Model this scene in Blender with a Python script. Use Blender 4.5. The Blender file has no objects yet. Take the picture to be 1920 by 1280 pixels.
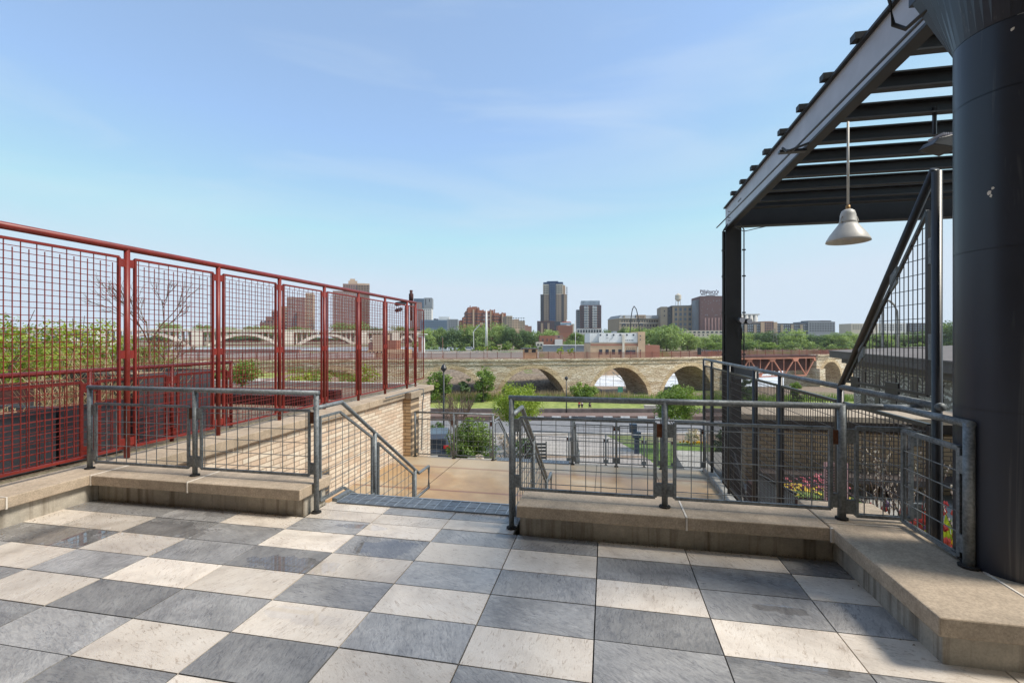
import bpy, math, random
from math import sin, cos, pi, radians, sqrt, atan2
from mathutils import Vector, Matrix
random.seed(7)
R = random.random
def U(a, b): return a + (b - a) * R()

# ------------------------------------------------------------------ camera, sky, sun
scn = bpy.context.scene
A = 0.1975                                   # the terrace axes are turned by this against the view
CA, SA = cos(A), sin(A)
cam_d = bpy.data.cameras.new("camera"); cam = bpy.data.objects.new("camera", cam_d)
scn.collection.objects.link(cam)
cam.location = (0, 0, 1.5); cam.rotation_euler = (radians(90), 0, 0)
cam_d.sensor_width = 36; cam_d.lens = 36 * 880 / 1920.0
cam_d.shift_y = -4 / 1920.0
cam_d.clip_start = 0.05; cam_d.clip_end = 6000
scn.camera = cam
scn.view_settings.view_transform = 'Standard'; scn.view_settings.look = 'None'
scn.view_settings.exposure = 1.12; scn.view_settings.gamma = 1
SUN_EL = radians(52); SUN_AZ = Vector((CA * 1.0 + SA * -0.06, -SA * 1.0 + CA * -0.06, 0)).normalized()
world = bpy.data.worlds.new("World"); scn.world = world; world.use_nodes = True
nt = world.node_tree; nt.nodes.clear()
out = nt.nodes.new('ShaderNodeOutputWorld'); bg = nt.nodes.new('ShaderNodeBackground')
sky = nt.nodes.new('ShaderNodeTexSky'); sky.sky_type = 'NISHITA'; sky.sun_disc = False
sky.sun_elevation = SUN_EL; sky.sun_rotation = atan2(SUN_AZ.x, SUN_AZ.y)
sky.altitude = 250; sky.air_density = 1.0; sky.dust_density = 0.6; sky.ozone_density = 1.6
tc = nt.nodes.new('ShaderNodeTexCoord'); mp = nt.nodes.new('ShaderNodeMapping')
mp.inputs['Rotation'].default_value = (0.1, 0.35, 0.5); mp.inputs['Scale'].default_value = (1.2, 3.0, 9.0)
nz = nt.nodes.new('ShaderNodeTexNoise'); nz.inputs['Scale'].default_value = 1.1; nz.inputs['Detail'].default_value = 5
nz.inputs['Distortion'].default_value = 0.6
rp = nt.nodes.new('ShaderNodeValToRGB'); rp.color_ramp.elements[0].position = 0.46; rp.color_ramp.elements[1].position = 0.82
rp.color_ramp.elements[0].color = (0.27, 0.27, 0.27, 1); rp.color_ramp.elements[1].color = (0.72, 0.72, 0.72, 1)
mx = nt.nodes.new('ShaderNodeMix'); mx.data_type = 'RGBA'
mx.inputs['B'].default_value = (2.08, 2.46, 2.84, 1)
cap = nt.nodes.new('ShaderNodeMix'); cap.data_type = 'RGBA'; cap.blend_type = 'DARKEN'; cap.inputs['Factor'].default_value = 1; cap.inputs['B'].default_value = (2.08, 2.46, 2.86, 1)
L = nt.links.new
L(tc.outputs['Generated'], mp.inputs['Vector']); L(mp.outputs[0], nz.inputs['Vector']); L(nz.outputs['Fac'], rp.inputs[0])
L(rp.outputs[0], mx.inputs['Factor']); dim = nt.nodes.new('ShaderNodeMix'); dim.data_type = 'RGBA'; dim.blend_type = 'MULTIPLY'; dim.inputs['Factor'].default_value = 1; dim.inputs['B'].default_value = (.58, .71, .78, 1)
L(sky.outputs[0], dim.inputs['A']); L(dim.outputs['Result'], mx.inputs['A']); L(mx.outputs['Result'], cap.inputs['A']); L(cap.outputs['Result'], bg.inputs['Color'])
bg.inputs['Strength'].default_value = 0.15
L(bg.outputs[0], out.inputs[0])
sd = bpy.data.lights.new("sun", 'SUN'); sd.energy = 2.1; sd.angle = radians(14); sd.color = (1.0, 0.93, 0.82)
so = bpy.data.objects.new("sun", sd); scn.collection.objects.link(so)
dirv = Vector((SUN_AZ.x * cos(SUN_EL), SUN_AZ.y * cos(SUN_EL), sin(SUN_EL)))
so.rotation_euler = dirv.to_track_quat('Z', 'Y').to_euler(); so.location = (30, 0, 40)

# ------------------------------------------------------------------ helpers
COL = scn.collection
def P(u, v, z): return Vector((u * CA + v * SA, -u * SA + v * CA, z))     # terrace frame -> world
def UV(x, y): return (x * CA - y * SA, x * SA + y * CA)
def at(px, Y, z=0): return Vector(((px - 960) / 880.0 * Y, Y, z))
def zt(py, Y): return 1.5 - (py - 636) / 880.0 * Y
IDT = lambda x, y, z: Vector((x, y, z))

class MB:
    def __init__(s, f=None): s.v = []; s.f = []; s.m = []; s.fr = f or IDT; s.mi = 0; s.c = None
    def face(s, pts, mi=None):
        n = len(s.v); s.v.extend([tuple(p) for p in pts]); s.f.append(tuple(range(n, n + len(pts)))); s.m.append(s.mi if mi is None else mi)
    def hexa(s, c, mi=None):
        n = len(s.v); s.v.extend([tuple(p) for p in c])
        for q in ((0, 3, 2, 1), (4, 5, 6, 7), (0, 1, 5, 4), (1, 2, 6, 5), (2, 3, 7, 6), (3, 0, 4, 7)):
            s.f.append(tuple(n + i for i in q)); s.m.append(s.mi if mi is None else mi)
    def box(s, x0, x1, y0, y1, z0, z1, mi=None):
        F = s.fr
        s.hexa([F(x0, y0, z0), F(x1, y0, z0), F(x1, y1, z0), F(x0, y1, z0), F(x0, y0, z1), F(x1, y0, z1), F(x1, y1, z1), F(x0, y1, z1)], mi)
    def tube(s, pts, r, n=8, mi=None, caps=True, frame=True):
        F = s.fr; pts = [F(*p) if frame else Vector(p) for p in pts]
        if not hasattr(r, '__len__'): r = [r] * len(pts)
        base = len(s.v); k = len(pts)
        for i, p in enumerate(pts):
            if i == 0: t = (pts[1] - p).normalized(); sc = 1
            elif i == k - 1: t = (p - pts[i - 1]).normalized(); sc = 1
            else:
                a = (p - pts[i - 1]).normalized(); b = (pts[i + 1] - p).normalized(); t = (a + b).normalized()
                sc = 1.0
            up = Vector((0, 0, 1)) if abs(t.z) < 0.95 else Vector((0, 1, 0))
            e1 = t.cross(up).normalized(); e2 = e1.cross(t).normalized()
            for j in range(n):
                a = 2 * pi * (j + .5) / n
                s.v.append(tuple(p + (e1 * cos(a) + e2 * sin(a)) * r[i] * sc))
        mi = s.mi if mi is None else mi
        for i in range(k - 1):
            for j in range(n):
                a = base + i * n + j; b = base + i * n + (j + 1) % n
                s.f.append((a, b, b + n, a + n)); s.m.append(mi)
        if caps:
            s.f.append(tuple(base + j for j in range(n))[::-1]); s.m.append(mi)
            s.f.append(tuple(base + (k - 1) * n + j for j in range(n))); s.m.append(mi)
    def lathe(s, c, prof, n=24, mi=None):          # c world centre (x,y), prof [(r,z)]
        base = len(s.v); mi = s.mi if mi is None else mi
        for r, z in prof:
            for j in range(n):
                a = 2 * pi * j / n; s.v.append((c[0] + r * cos(a), c[1] + r * sin(a), z))
        for i in range(len(prof) - 1):
            for j in range(n):
                a = base + i * n + j; b = base + i * n + (j + 1) % n
                s.f.append((a, b, b + n, a + n)); s.m.append(mi)
    def wall(s, a, b, z0, z1, t, mi=None):         # vertical slab between two ground points (world)
        a = Vector((a[0], a[1], 0)); b = Vector((b[0], b[1], 0)); d = (b - a).normalized(); nrm = Vector((-d.y, d.x, 0)) * t
        c = [a, b, b + nrm, a + nrm]
        s.hexa([Vector((p.x, p.y, z0)) for p in c] + [Vector((p.x, p.y, z1)) for p in c], mi)
    def build(s, name, mat, parent=None, smooth=False, bevel=0):
        mats = mat if isinstance(mat, (list, tuple)) else [mat]
        if parent is not None: o0 = world_loc(parent)
        else:
            xs = [p[0] for p in s.v]; ys = [p[1] for p in s.v]; zs = [p[2] for p in s.v]
            o0 = Vector(((min(xs) + max(xs)) / 2, (min(ys) + max(ys)) / 2, min(zs)))
        me = bpy.data.meshes.new(name)
        me.from_pydata([(p[0] - o0.x, p[1] - o0.y, p[2] - o0.z) for p in s.v], [], s.f)
        for m in mats: me.materials.append(m)
        me.polygons.foreach_set('material_index', s.m)
        if smooth: me.polygons.foreach_set('use_smooth', [True] * len(s.f))
        if s.c is not None:
            at_ = me.color_attributes.new('tone', 'FLOAT_COLOR', 'CORNER')
            vals = []
            for pi_, f in enumerate(s.f): vals += list(s.c[pi_]) * len(f)
            at_.data.foreach_set('color', vals)
        me.update()
        o = bpy.data.objects.new(name, me); COL.objects.link(o)
        if parent is not None: o.parent = parent
        else: o.location = o0
        if bevel:
            b = o.modifiers.new('bevel', 'BEVEL'); b.width = bevel; b.segments = 2; b.limit_method = 'ANGLE'
        return o
def world_loc(o):
    p = Vector((0, 0, 0))
    while o is not None: p += Vector(o.location); o = o.parent
    return p
def tag(o, label=None, cat=None, group=None, kind=None):
    if label: o['label'] = label
    if cat: o['category'] = cat
    if group: o['group'] = group
    if kind: o['kind'] = kind
    return o
def thing(name, loc, label, cat, group=None):
    o = bpy.data.objects.new(name, None); o.location = loc; o.empty_display_size = .2; COL.objects.link(o)
    return tag(o, label, cat, group)
def kids(o): return [c for c in COL.objects if c.parent == o]
def dup(src, parent=None, children=None):
    c = src.copy(); COL.objects.link(c); c.parent = parent
    for ch in (children if children is not None else kids(src)): dup(ch, c)
    return c

# ------------------------------------------------------------------ materials
def newmat(name):
    m = bpy.data.materials.new(name); m.use_nodes = True; t = m.node_tree
    return m, t, t.nodes['Principled BSDF']
def node(t, k, **kw):
    n = t.nodes.new(k)
    for a, b in kw.items():
        if a in ('data_type', 'operation', 'blend_type', 'rotation_type', 'feature', 'noise_dimensions', 'attribute_name', 'wave_type', 'bands_direction', 'musgrave_type', 'interpolation_type'): setattr(n, a, b)
        else:
            n.inputs[a.replace('_', ' ')].default_value = b
    return n
def coords(t, mode='world', rot=A):
    if mode == 'obj':
        n = t.nodes.new('ShaderNodeTexCoord'); return n.outputs['Object']
    g = t.nodes.new('ShaderNodeNewGeometry')
    vr = t.nodes.new('ShaderNodeVectorRotate'); vr.rotation_type = 'Z_AXIS'; vr.inputs['Angle'].default_value = rot
    t.links.new(g.outputs['Position'], vr.inputs['Vector']); return vr.outputs[0]
def swz(t, vec, order):        # rebuild vector out of components, e.g. 'yz0'
    s = t.nodes.new('ShaderNodeSeparateXYZ'); c = t.nodes.new('ShaderNodeCombineXYZ'); t.links.new(vec, s.inputs[0])
    for i, k in enumerate(order):
        if k in 'xyz': t.links.new(s.outputs['xyz'.index(k)], c.inputs[i])
    return c.outputs[0]
def noise(t, vec, scale, detail=4, rough=.55, dist=0, stretch=None):
    if stretch:
        m = t.nodes.new('ShaderNodeMapping'); m.inputs['Scale'].default_value = stretch; t.links.new(vec, m.inputs[0]); vec = m.outputs[0]
    n = t.nodes.new('ShaderNodeTexNoise'); n.inputs['Scale'].default_value = scale; n.inputs['Detail'].default_value = detail
    n.inputs['Roughness'].default_value = rough; n.inputs['Distortion'].default_value = dist
    t.links.new(vec, n.inputs['Vector']); return n.outputs['Fac']
def ramp(t, fac, stops):
    r = t.nodes.new('ShaderNodeValToRGB'); e = r.color_ramp.elements
    while len(e) < len(stops): e.new(0.5)
    for i, (p, c) in enumerate(stops):
        e[i].position = p; c = c if hasattr(c, '__len__') else (c, c, c); e[i].color = (c[0], c[1], c[2], 1)
    t.links.new(fac, r.inputs[0]); return r.outputs[0]
def mix(t, fac, a, b, mode='MIX'):
    m = t.nodes.new('ShaderNodeMix'); m.data_type = 'RGBA'; m.blend_type = mode
    for sock, val in ((m.inputs['Factor'], fac), (m.inputs['A'], a), (m.inputs['B'], b)):
        if isinstance(val, bpy.types.NodeSocket): t.links.new(val, sock)
        elif hasattr(val, '__len__'): sock.default_value = (val[0], val[1], val[2], 1)
        else: sock.default_value = val
    return m.outputs['Result']
def math_(t, op, a, b=None):
    m = t.nodes.new('ShaderNodeMath'); m.operation = op
    for i, val in enumerate((a, b)):
        if val is None: continue
        if isinstance(val, bpy.types.NodeSocket): t.links.new(val, m.inputs[i])
        else: m.inputs[i].default_value = val
    return m.outputs[0]
def bump(t, p, h, strength=.3, dist=.01):
    b = t.nodes.new('ShaderNodeBump'); b.inputs['Strength'].default_value = strength; b.inputs['Distance'].default_value = dist
    t.links.new(h, b.inputs['Height']); t.links.new(b.outputs[0], p.inputs['Normal'])
def simple(name, c, rough=.6, metal=0, var=.25, scale=3, mode='world', bmp=0, c2=None, detail=5, stretch=None, spec=.5):
    m, t, p = newmat(name); v = coords(t, mode); n = noise(t, v, scale, detail, stretch=stretch)
    c2 = c2 or tuple(min(1, x * (1 + var)) for x in c); c1 = tuple(x * (1 - var) for x in c) if c2 is not None else c
    t.links.new(ramp(t, n, [(.3, c1), (.7, c2)]), p.inputs['Base Color'])
    p.inputs['Roughness'].default_value = rough; p.inputs['Metallic'].default_value = metal
    p.inputs['Specular IOR Level'].default_value = spec
    if bmp: bump(t, p, n, bmp)
    return m

def galv_mat(name, c, rusty=.5):
    m, t, p = newmat(name); v = coords(t)
    n1 = noise(t, v, 9, 6, .6); n2 = noise(t, v, 60, 2); n3 = noise(t, v, 2.2, 5, .7, 1.0)
    base = ramp(t, n1, [(.3, tuple(x * .62 for x in c)), (.5, c), (.75, tuple(min(1, x * 1.45) for x in c))])
    base = mix(t, .25, base, ramp(t, n2, [(.35, .08), (.65, .45)]), 'MIX')
    rust = ramp(t, n3, [(.66 + .06 * (1 - rusty), 0), (.74 + .06 * (1 - rusty), 1)])
    col = mix(t, rust, base, (.13, .055, .025))
    t.links.new(col, p.inputs['Base Color'])
    t.links.new(ramp(t, n1, [(.3, .72), (.8, .5)]), p.inputs['Roughness'])
    t.links.new(math_(t, 'MULTIPLY', math_(t, 'SUBTRACT', 1.0, rust), .45), p.inputs['Metallic'])
    bump(t, p, n2, .12, .002)
    return m
M = {}
M['galv'] = galv_mat('galvanised_steel', (.165, .19, .205))
M['galv_rust'] = simple('rusted_steel', (.12, .045, .02), .85, .2, .5, 25)
M['galv_wire'] = galv_mat('galvanised_wire', (.22, .24, .25), .3)
M['black'] = simple('black_painted_steel', (.022, .023, .026), .38, 0, .3, 6)
M['black_wire'] = simple('black_wire', (.03, .025, .027), .5, 0, .3, 6)
def red_mat():
    m, t, p = newmat('red_painted_steel'); v = coords(t)
    n = noise(t, v, 5, 6, .65); n2 = noise(t, v, 45, 3); n3 = noise(t, v, 14, 6, .7)
    col = ramp(t, n, [(.25, (.13, .014, .010)), (.55, (.21, .022, .015)), (.8, (.28, .04, .028))])
    col = mix(t, ramp(t, n3, [(.69, 0), (.73, 1)]), col, (.10, .03, .02))
    t.links.new(col, p.inputs['Base Color']); p.inputs['Roughness'].default_value = .42; bump(t, p, n2, .08, .002)
    return m
M['red'] = red_mat()
M['red_wire'] = simple('red_painted_wire', (.19, .022, .016), .5, 0, .3, 8)

def concrete(name, c, streak=True, speck=.5, scale=1.0, stain=(.12, .09, .06)):
    m, t, p = newmat(name); v = coords(t)
    n1 = noise(t, v, 1.7 * scale, 6, .6); n2 = noise(t, v, 90 * scale, 3, .7); n3 = noise(t, v, 14 * scale, 5, .6)
    col = ramp(t, n1, [(.3, tuple(x * .78 for x in c)), (.7, tuple(min(1, x * 1.18) for x in c))])
    col = mix(t, .55, col, ramp(t, n3, [(.3, .55), (.7, 1.0)]), 'MULTIPLY')
    col = mix(t, speck, col, ramp(t, n2, [(.35, .5), (.62, 1.0)]), 'MULTIPLY')
    if streak:
        s = noise(t, v, 1.0, 5, .6, 0, (16, 16, .9)); col = mix(t, ramp(t, s, [(.5, 0), (.72, .8)]), col, stain)
    t.links.new(col, p.inputs['Base Color']); p.inputs['Roughness'].default_value = .85
    bump(t, p, n2, .35, .004)
    return m
M['coping'] = concrete('cast_stone_coping', (.54, .43, .315), False, .6)
M['coping_sun'] = M['coping']
M['kerbwall'] = concrete('stained_concrete_wall', (.52, .47, .39), True, .35)
M['mortar'] = simple('white_joint_sealant', (.68, .62, .54), .8, 0, .12, 20)
M['concrete'] = concrete('plain_concrete', (.42, .40, .36), True, .3)
M['dark_gap'] = simple('dark_gap', (.02, .018, .016), .9)

def brick_mat(name, c1, c2, mortar, bw=.29, bh=.077, order='yz0', ms=.006, rough=.85, rot=A, patch=.5):
    m, t, p = newmat(name); v0 = coords(t, rot=rot); v = swz(t, v0, order)
    b = t.nodes.new('ShaderNodeTexBrick'); b.inputs['Scale'].default_value = 1
    b.inputs['Brick Width'].default_value = bw; b.inputs['Row Height'].default_value = bh; b.inputs['Mortar Size'].default_value = ms
    b.inputs['Color1'].default_value = (*c1, 1); b.inputs['Color2'].default_value = (*c2, 1); b.inputs['Mortar'].default_value = (*mortar, 1)
    b.inputs['Bias'].default_value = -.1; b.inputs['Mortar Smooth'].default_value = .2
    t.links.new(v, b.inputs['Vector'])
    n1 = noise(t, v0, 2.2 / max(.4, bw * 3), 6, .65); n2 = noise(t, v0, 40 / (bw * 3), 3)
    col = mix(t, patch, b.outputs['Color'], ramp(t, n1, [(.3, .55), (.7, 1.15)]), 'MULTIPLY')
    col = mix(t, .35, col, ramp(t, n2, [(.3, .6), (.7, 1.1)]), 'MULTIPLY')
    t.links.new(col, p.inputs['Base Color']); p.inputs['Roughness'].default_value = rough
    bump(t, p, math_(t, 'ADD', math_(t, 'MULTIPLY', b.outputs['Fac'], -1.0), math_(t, 'MULTIPLY', n2, .4)), .5, .006 * bw / .29)
    return m
M['brick'] = brick_mat('cream_brick', (.78, .68, .55), (.64, .47, .34), (.42, .32, .24), ms=.009, patch=.35)
M['brick_f'] = brick_mat('cream_brick_pier', (.66, .50, .33), (.52, .35, .20), (.22, .16, .11), order='xz0', ms=.010)
M['brick_dark'] = brick_mat('brown_brick', (.52, .37, .22), (.40, .27, .15), (.16, .12, .09), order='xz0', bw=.3, bh=.1, ms=.012)

# --- paving
PUD = [(-4.2, 2.86, .55, .2), (-3.5, 3.1, .5, .17), (-3.1, 3.45, .3, .06), (-1.55, 3.12, .22, .16), (-2.05, 2.78, .32, .12),
       (-1.62, 2.28, .24, .07), (.88, 2.38, .2, .06), (.95, 2.85, .14, .05), (.1, 2.02, .3, .05), (1.25, 1.93, .2, .06), (-1.9, 3.45, .25, .05)]
def tile_mat(name, white):
    m, t, p = newmat(name); v = coords(t)
    at_ = t.nodes.new('ShaderNodeAttribute'); at_.attribute_name = 'tone'
    # every slab shifts and turns its own veining
    rot = t.nodes.new('ShaderNodeVectorRotate'); rot.rotation_type = 'Z_AXIS'
    sp = t.nodes.new('ShaderNodeSeparateColor'); t.links.new(at_.outputs['Color'], sp.inputs[0])
    t.links.new(math_(t, 'MULTIPLY', sp.outputs[1], 2.2), rot.inputs['Angle'])
    add = t.nodes.new('ShaderNodeVectorMath'); add.operation = 'ADD'
    sc_ = t.nodes.new('ShaderNodeVectorMath'); sc_.operation = 'SCALE'; sc_.inputs['Scale'].default_value = 37.0
    t.links.new(at_.outputs['Color'], sc_.inputs[0]); t.links.new(v, add.inputs[0]); t.links.new(sc_.outputs[0], add.inputs[1])
    t.links.new(add.outputs[0], rot.inputs['Vector']); w = rot.outputs[0]
    nb = noise(t, w, 3.2, 6, .62, .8); nf = noise(t, w, 17, 9, .78, 1.1, (1, 3.4, 1)); ng = noise(t, w, 150, 2, .7)
    if white:
        col = ramp(t, nb, [(.25, (.58, .50, .42)), (.5, (.77, .68, .575)), (.8, (.86, .78, .68))])
        col = mix(t, .8, col, ramp(t, nf, [(.37, (.52, .45, .38)), (.46, (1, 1, 1)), (1, (1, 1, 1))]), 'MULTIPLY')
        col = mix(t, math_(t, 'MULTIPLY', ramp(t, noise(t, w, 1.6, 5, .6, 1.5), [(.52, 0), (.75, 1)]), .45), col, (.36, .31, .25))
    else:
        col = ramp(t, nb, [(.25, (.20, .193, .187)), (.5, (.315, .303, .29)), (.8, (.46, .445, .425))])
        col = mix(t, .75, col, ramp(t, nf, [(.34, (.40, .40, .43)), (.5, (1, 1, 1)), (.68, (1.4, 1.4, 1.37))]), 'MULTIPLY')
    br = t.nodes.new('ShaderNodeCombineColor')
    for i in range(3): t.links.new(sp.outputs[0], br.inputs[i])
    col = mix(t, 1.0, col, br.outputs[0], 'MULTIPLY')
    col = mix(t, .3, col, ramp(t, ng, [(.3, .7), (.7, 1.1)]), 'MULTIPLY')
    # water lying in patches
    nd = noise(t, v, 7, 5, .6); nd2 = noise(t, v, 26, 3)
    s = t.nodes.new('ShaderNodeSeparateXYZ'); t.links.new(v, s.inputs[0]); tot = None
    for (a, b, ra, rb) in PUD:
        dx = math_(t, 'DIVIDE', math_(t, 'SUBTRACT', s.outputs[0], a), ra); dy = math_(t, 'DIVIDE', math_(t, 'SUBTRACT', s.outputs[1], b), rb)
        d = math_(t, 'ADD', math_(t, 'MULTIPLY', dx, dx), math_(t, 'MULTIPLY', dy, dy))
        f = math_(t, 'SUBTRACT', 1.0, d); tot = f if tot is None else math_(t, 'MAXIMUM', tot, f)
    f = math_(t, 'ADD', tot, math_(t, 'MULTIPLY', math_(t, 'SUBTRACT', nd, .5), 3.4)); f = math_(t, 'ADD', f, math_(t, 'MULTIPLY', math_(t, 'SUBTRACT', nd2, .5), .9))
    pud = ramp(t, f, [(.08, 0), (.2, 1)])
    damp = ramp(t, noise(t, v, 1.3, 5, .6, .5), [(.42, 0), (.62, 1)])
    col = mix(t, math_(t, 'MULTIPLY', pud, (.16 if white else .55)), col, mix(t, 1.0, col, (.5, .5, .52), 'MULTIPLY'))
    col = mix(t, math_(t, 'MULTIPLY', damp, .25), col, mix(t, 1.0, col, (.7, .72, .78), 'MULTIPLY'))
    t.links.new(col, p.inputs['Base Color'])
    rr = ramp(t, nf, [(.3, .27), (.7, .44)]); rr = mix(t, math_(t, 'MULTIPLY', damp, .85), rr, (.17, .17, .17))
    rr = mix(t, pud, rr, (.01, .01, .01)); t.links.new(rr, p.inputs['Roughness'])
    bst = math_(t, 'MULTIPLY', math_(t, 'SUBTRACT', 1.0, pud), .45)
    b = t.nodes.new('ShaderNodeBump'); b.inputs['Distance'].default_value = .004
    t.links.new(bst, b.inputs['Strength']); t.links.new(math_(t, 'ADD', nf, math_(t, 'MULTIPLY', nb, .6)), b.inputs['Height']); t.links.new(b.outputs[0], p.inputs['Normal'])
    return m
M['tile_w'] = tile_mat('pale_slate_slab', True); M['tile_g'] = tile_mat('grey_slate_slab', False)

def landing_mat():
    m, t, p = newmat('rust_stained_concrete'); v = coords(t)
    n1 = noise(t, v, .55, 5, .6, .8); n2 = noise(t, v, 3, 6, .65); n3 = noise(t, v, 60, 3)
    col = ramp(t, n1, [(.34, (.38, .21, .085)), (.48, (.43, .29, .155)), (.64, (.47, .38, .27))])
    col = mix(t, .5, col, ramp(t, n2, [(.3, .6), (.7, 1.15)]), 'MULTIPLY')
    s = t.nodes.new('ShaderNodeSeparateXYZ'); t.links.new(v, s.inputs[0])
    for vv, w in ((8.15, .03), (9.62, .035), (6.7, .02)):
        d = math_(t, 'ABSOLUTE', math_(t, 'SUBTRACT', math_(t, 'ADD', s.outputs[1], math_(t, 'MULTIPLY', n2, .05)), vv + .025))
        col = mix(t, ramp(t, math_(t, 'DIVIDE', d, w * 4), [(.1, .8), (.5, 0)]), col, (.20, .085, .05))
    far = ramp(t, math_(t, 'SUBTRACT', s.outputs[1], 9.3), [(.2, 0), (.5, .7)]); col = mix(t, far, col, (.42, .35, .25))
    sp_ = ramp(t, noise(t, v, 9, 4, .6), [(.70, 0), (.75, .8)]); col = mix(t, sp_, col, (.14, .08, .05))
    t.links.new(col, p.inputs['Base Color'])
    t.links.new(ramp(t, n1, [(.35, .28), (.65, .7)]), p.inputs['Roughness']); bump(t, p, n3, .2, .003)
    return m
M['landing'] = landing_mat()
M['tread'] = simple('steel_tread_plate', (.13, .15, .175), .5, .2, .3, 20)
M['tread_bar'] = simple('bright_tread_bar', (.38, .42, .45), .4, .6, .2, 20)
M['gravel'] = simple('brown_gravel', (.10, .06, .04), .95, 0, .5, 45, bmp=1, c2=(.36, .27, .19))
M['moss'] = simple('mossy_gravel', (.16, .13, .05), .95, 0, .6, 22, bmp=1, c2=(.40, .33, .20))
M['planter'] = simple('dark_grey_planter_metal', (.075, .082, .095), .5, .2, .2, 3)
M['maroon'] = simple('maroon_corten_box', (.055, .018, .016), .8, 0, .4, 8)
M['soil'] = simple('dry_soil', (.16, .11, .07), .95, 0, .5, 25, bmp=.8, c2=(.38, .30, .20))

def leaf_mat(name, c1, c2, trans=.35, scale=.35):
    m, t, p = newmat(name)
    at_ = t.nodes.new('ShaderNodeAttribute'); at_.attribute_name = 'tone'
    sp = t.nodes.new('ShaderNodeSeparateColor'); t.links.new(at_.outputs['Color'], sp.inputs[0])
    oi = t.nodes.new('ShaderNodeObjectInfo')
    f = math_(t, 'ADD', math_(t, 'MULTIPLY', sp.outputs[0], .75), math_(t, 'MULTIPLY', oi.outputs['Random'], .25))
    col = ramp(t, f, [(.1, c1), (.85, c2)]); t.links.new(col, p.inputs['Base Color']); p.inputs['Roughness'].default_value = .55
    tr = t.nodes.new('ShaderNodeBsdfTranslucent'); t.links.new(mix(t, 1.0, col, (1.3, 1.3, .6), 'MULTIPLY'), tr.inputs['Color'])
    ms = t.nodes.new('ShaderNodeMixShader'); ms.inputs[0].default_value = trans
    o = t.nodes['Material Output']; t.links.new(p.outputs[0], ms.inputs[1]); t.links.new(tr.outputs[0], ms.inputs[2]); t.links.new(ms.outputs[0], o.inputs[0])
    return m
M['leaf'] = leaf_mat('green_leaves', (.09, .16, .03), (.28, .38, .08))
M['leaf_far'] = leaf_mat('far_green_leaves', (.15, .23, .07), (.40, .50, .18), .35)
M['leaf_dark'] = leaf_mat('dark_green_leaves', (.07, .13, .05), (.18, .27, .10), .3)
M['leaf_lime'] = leaf_mat('lime_leaves', (.16, .25, .03), (.42, .50, .07))
M['straw'] = leaf_mat('dry_straw', (.26, .19, .10), (.55, .44, .27), .2)
M['petal_pink'] = leaf_mat('pink_petals', (.42, .05, .08), (.62, .16, .20), .2)
M['petal_yellow'] = leaf_mat('yellow_petals', (.75, .42, .02), (.9, .70, .05), .2)
M['petal_white'] = leaf_mat('pale_blossom', (.6, .5, .45), (.85, .78, .72), .2)
M['petal_purple'] = leaf_mat('purple_petals', (.16, .07, .4), (.3, .18, .6), .2)
M['bark'] = simple('bark', (.10, .075, .055), .9, 0, .4, 12, bmp=.5)
M['twig'] = simple('dry_twig', (.16, .11, .08), .9, 0, .4, 12)

# ------------------------------------------------------------------ terrace floor
WF = 3.58                                       # front face of the low wall
EYE = MB(P)
cols = {  # slab colours seen in the photograph: w pale, m pale and dusty, g grey
    (0,-1):'w',(0,0):'g',(0,1):'w',(0,2):'g',(0,3):'g',(0,4):'g',
    (-1,-1):'g',(-1,0):'w',(-1,1):'g',(-1,2):'g',(-1,3):'w',(-1,4):'g',
    (-2,-3):'g',(-2,-2):'m',(-2,-1):'g',(-2,0):'m',(-2,1):'g',(-2,2):'w',(-2,3):'g',(-2,4):'m',
    (-3,-3):'g',(-3,-2):'m',(-3,-1):'w',(-3,0):'g',(-3,1):'m',(-3,2):'g',(-3,3):'w',(-3,4):'g',(-3,5):'w',
    (-4,-3):'w',(-4,-2):'m',(-4,-1):'g',(-4,0):'w',(-4,1):'g',(-4,2):'m',(-4,3):'g',(-4,4):'m',(-4,5):'g',
    (-5,-1):'w',(-5,0):'g',(-5,1):'g',(-5,2):'w',(-5,3):'g',(-5,4):'g',(-5,5):'g',
    (-6,-1):'g',(-6,0):'g',(-6,1):'m',(-6,2):'g',(-6,3):'m',(-6,4):'g',(-6,5):'w',
    (-7,-1):'g',(-7,0):'m',(-7,1):'g',(-7,2):'m',(-7,3):'g',(-7,4):'m',
    (-8,-1):'g',(-8,0):'w',(-8,1):'g',(-8,2):'g',(-8,3):'w',
    (1,-1):'w',(1,0):'g',(1,1):'g',(1,2):'w',(1,3):'g',(2,-1):'g',(2,0):'w',(2,1):'g',(2,2):'w',(2,3):'g',(3,2):'w',(3,3):'g'}
def rowv(j): return {-1: 3.60, -2: 3.74, -3: 3.94}.get(j, 3.298 - .305 * j)
EYE.c = []
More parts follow.
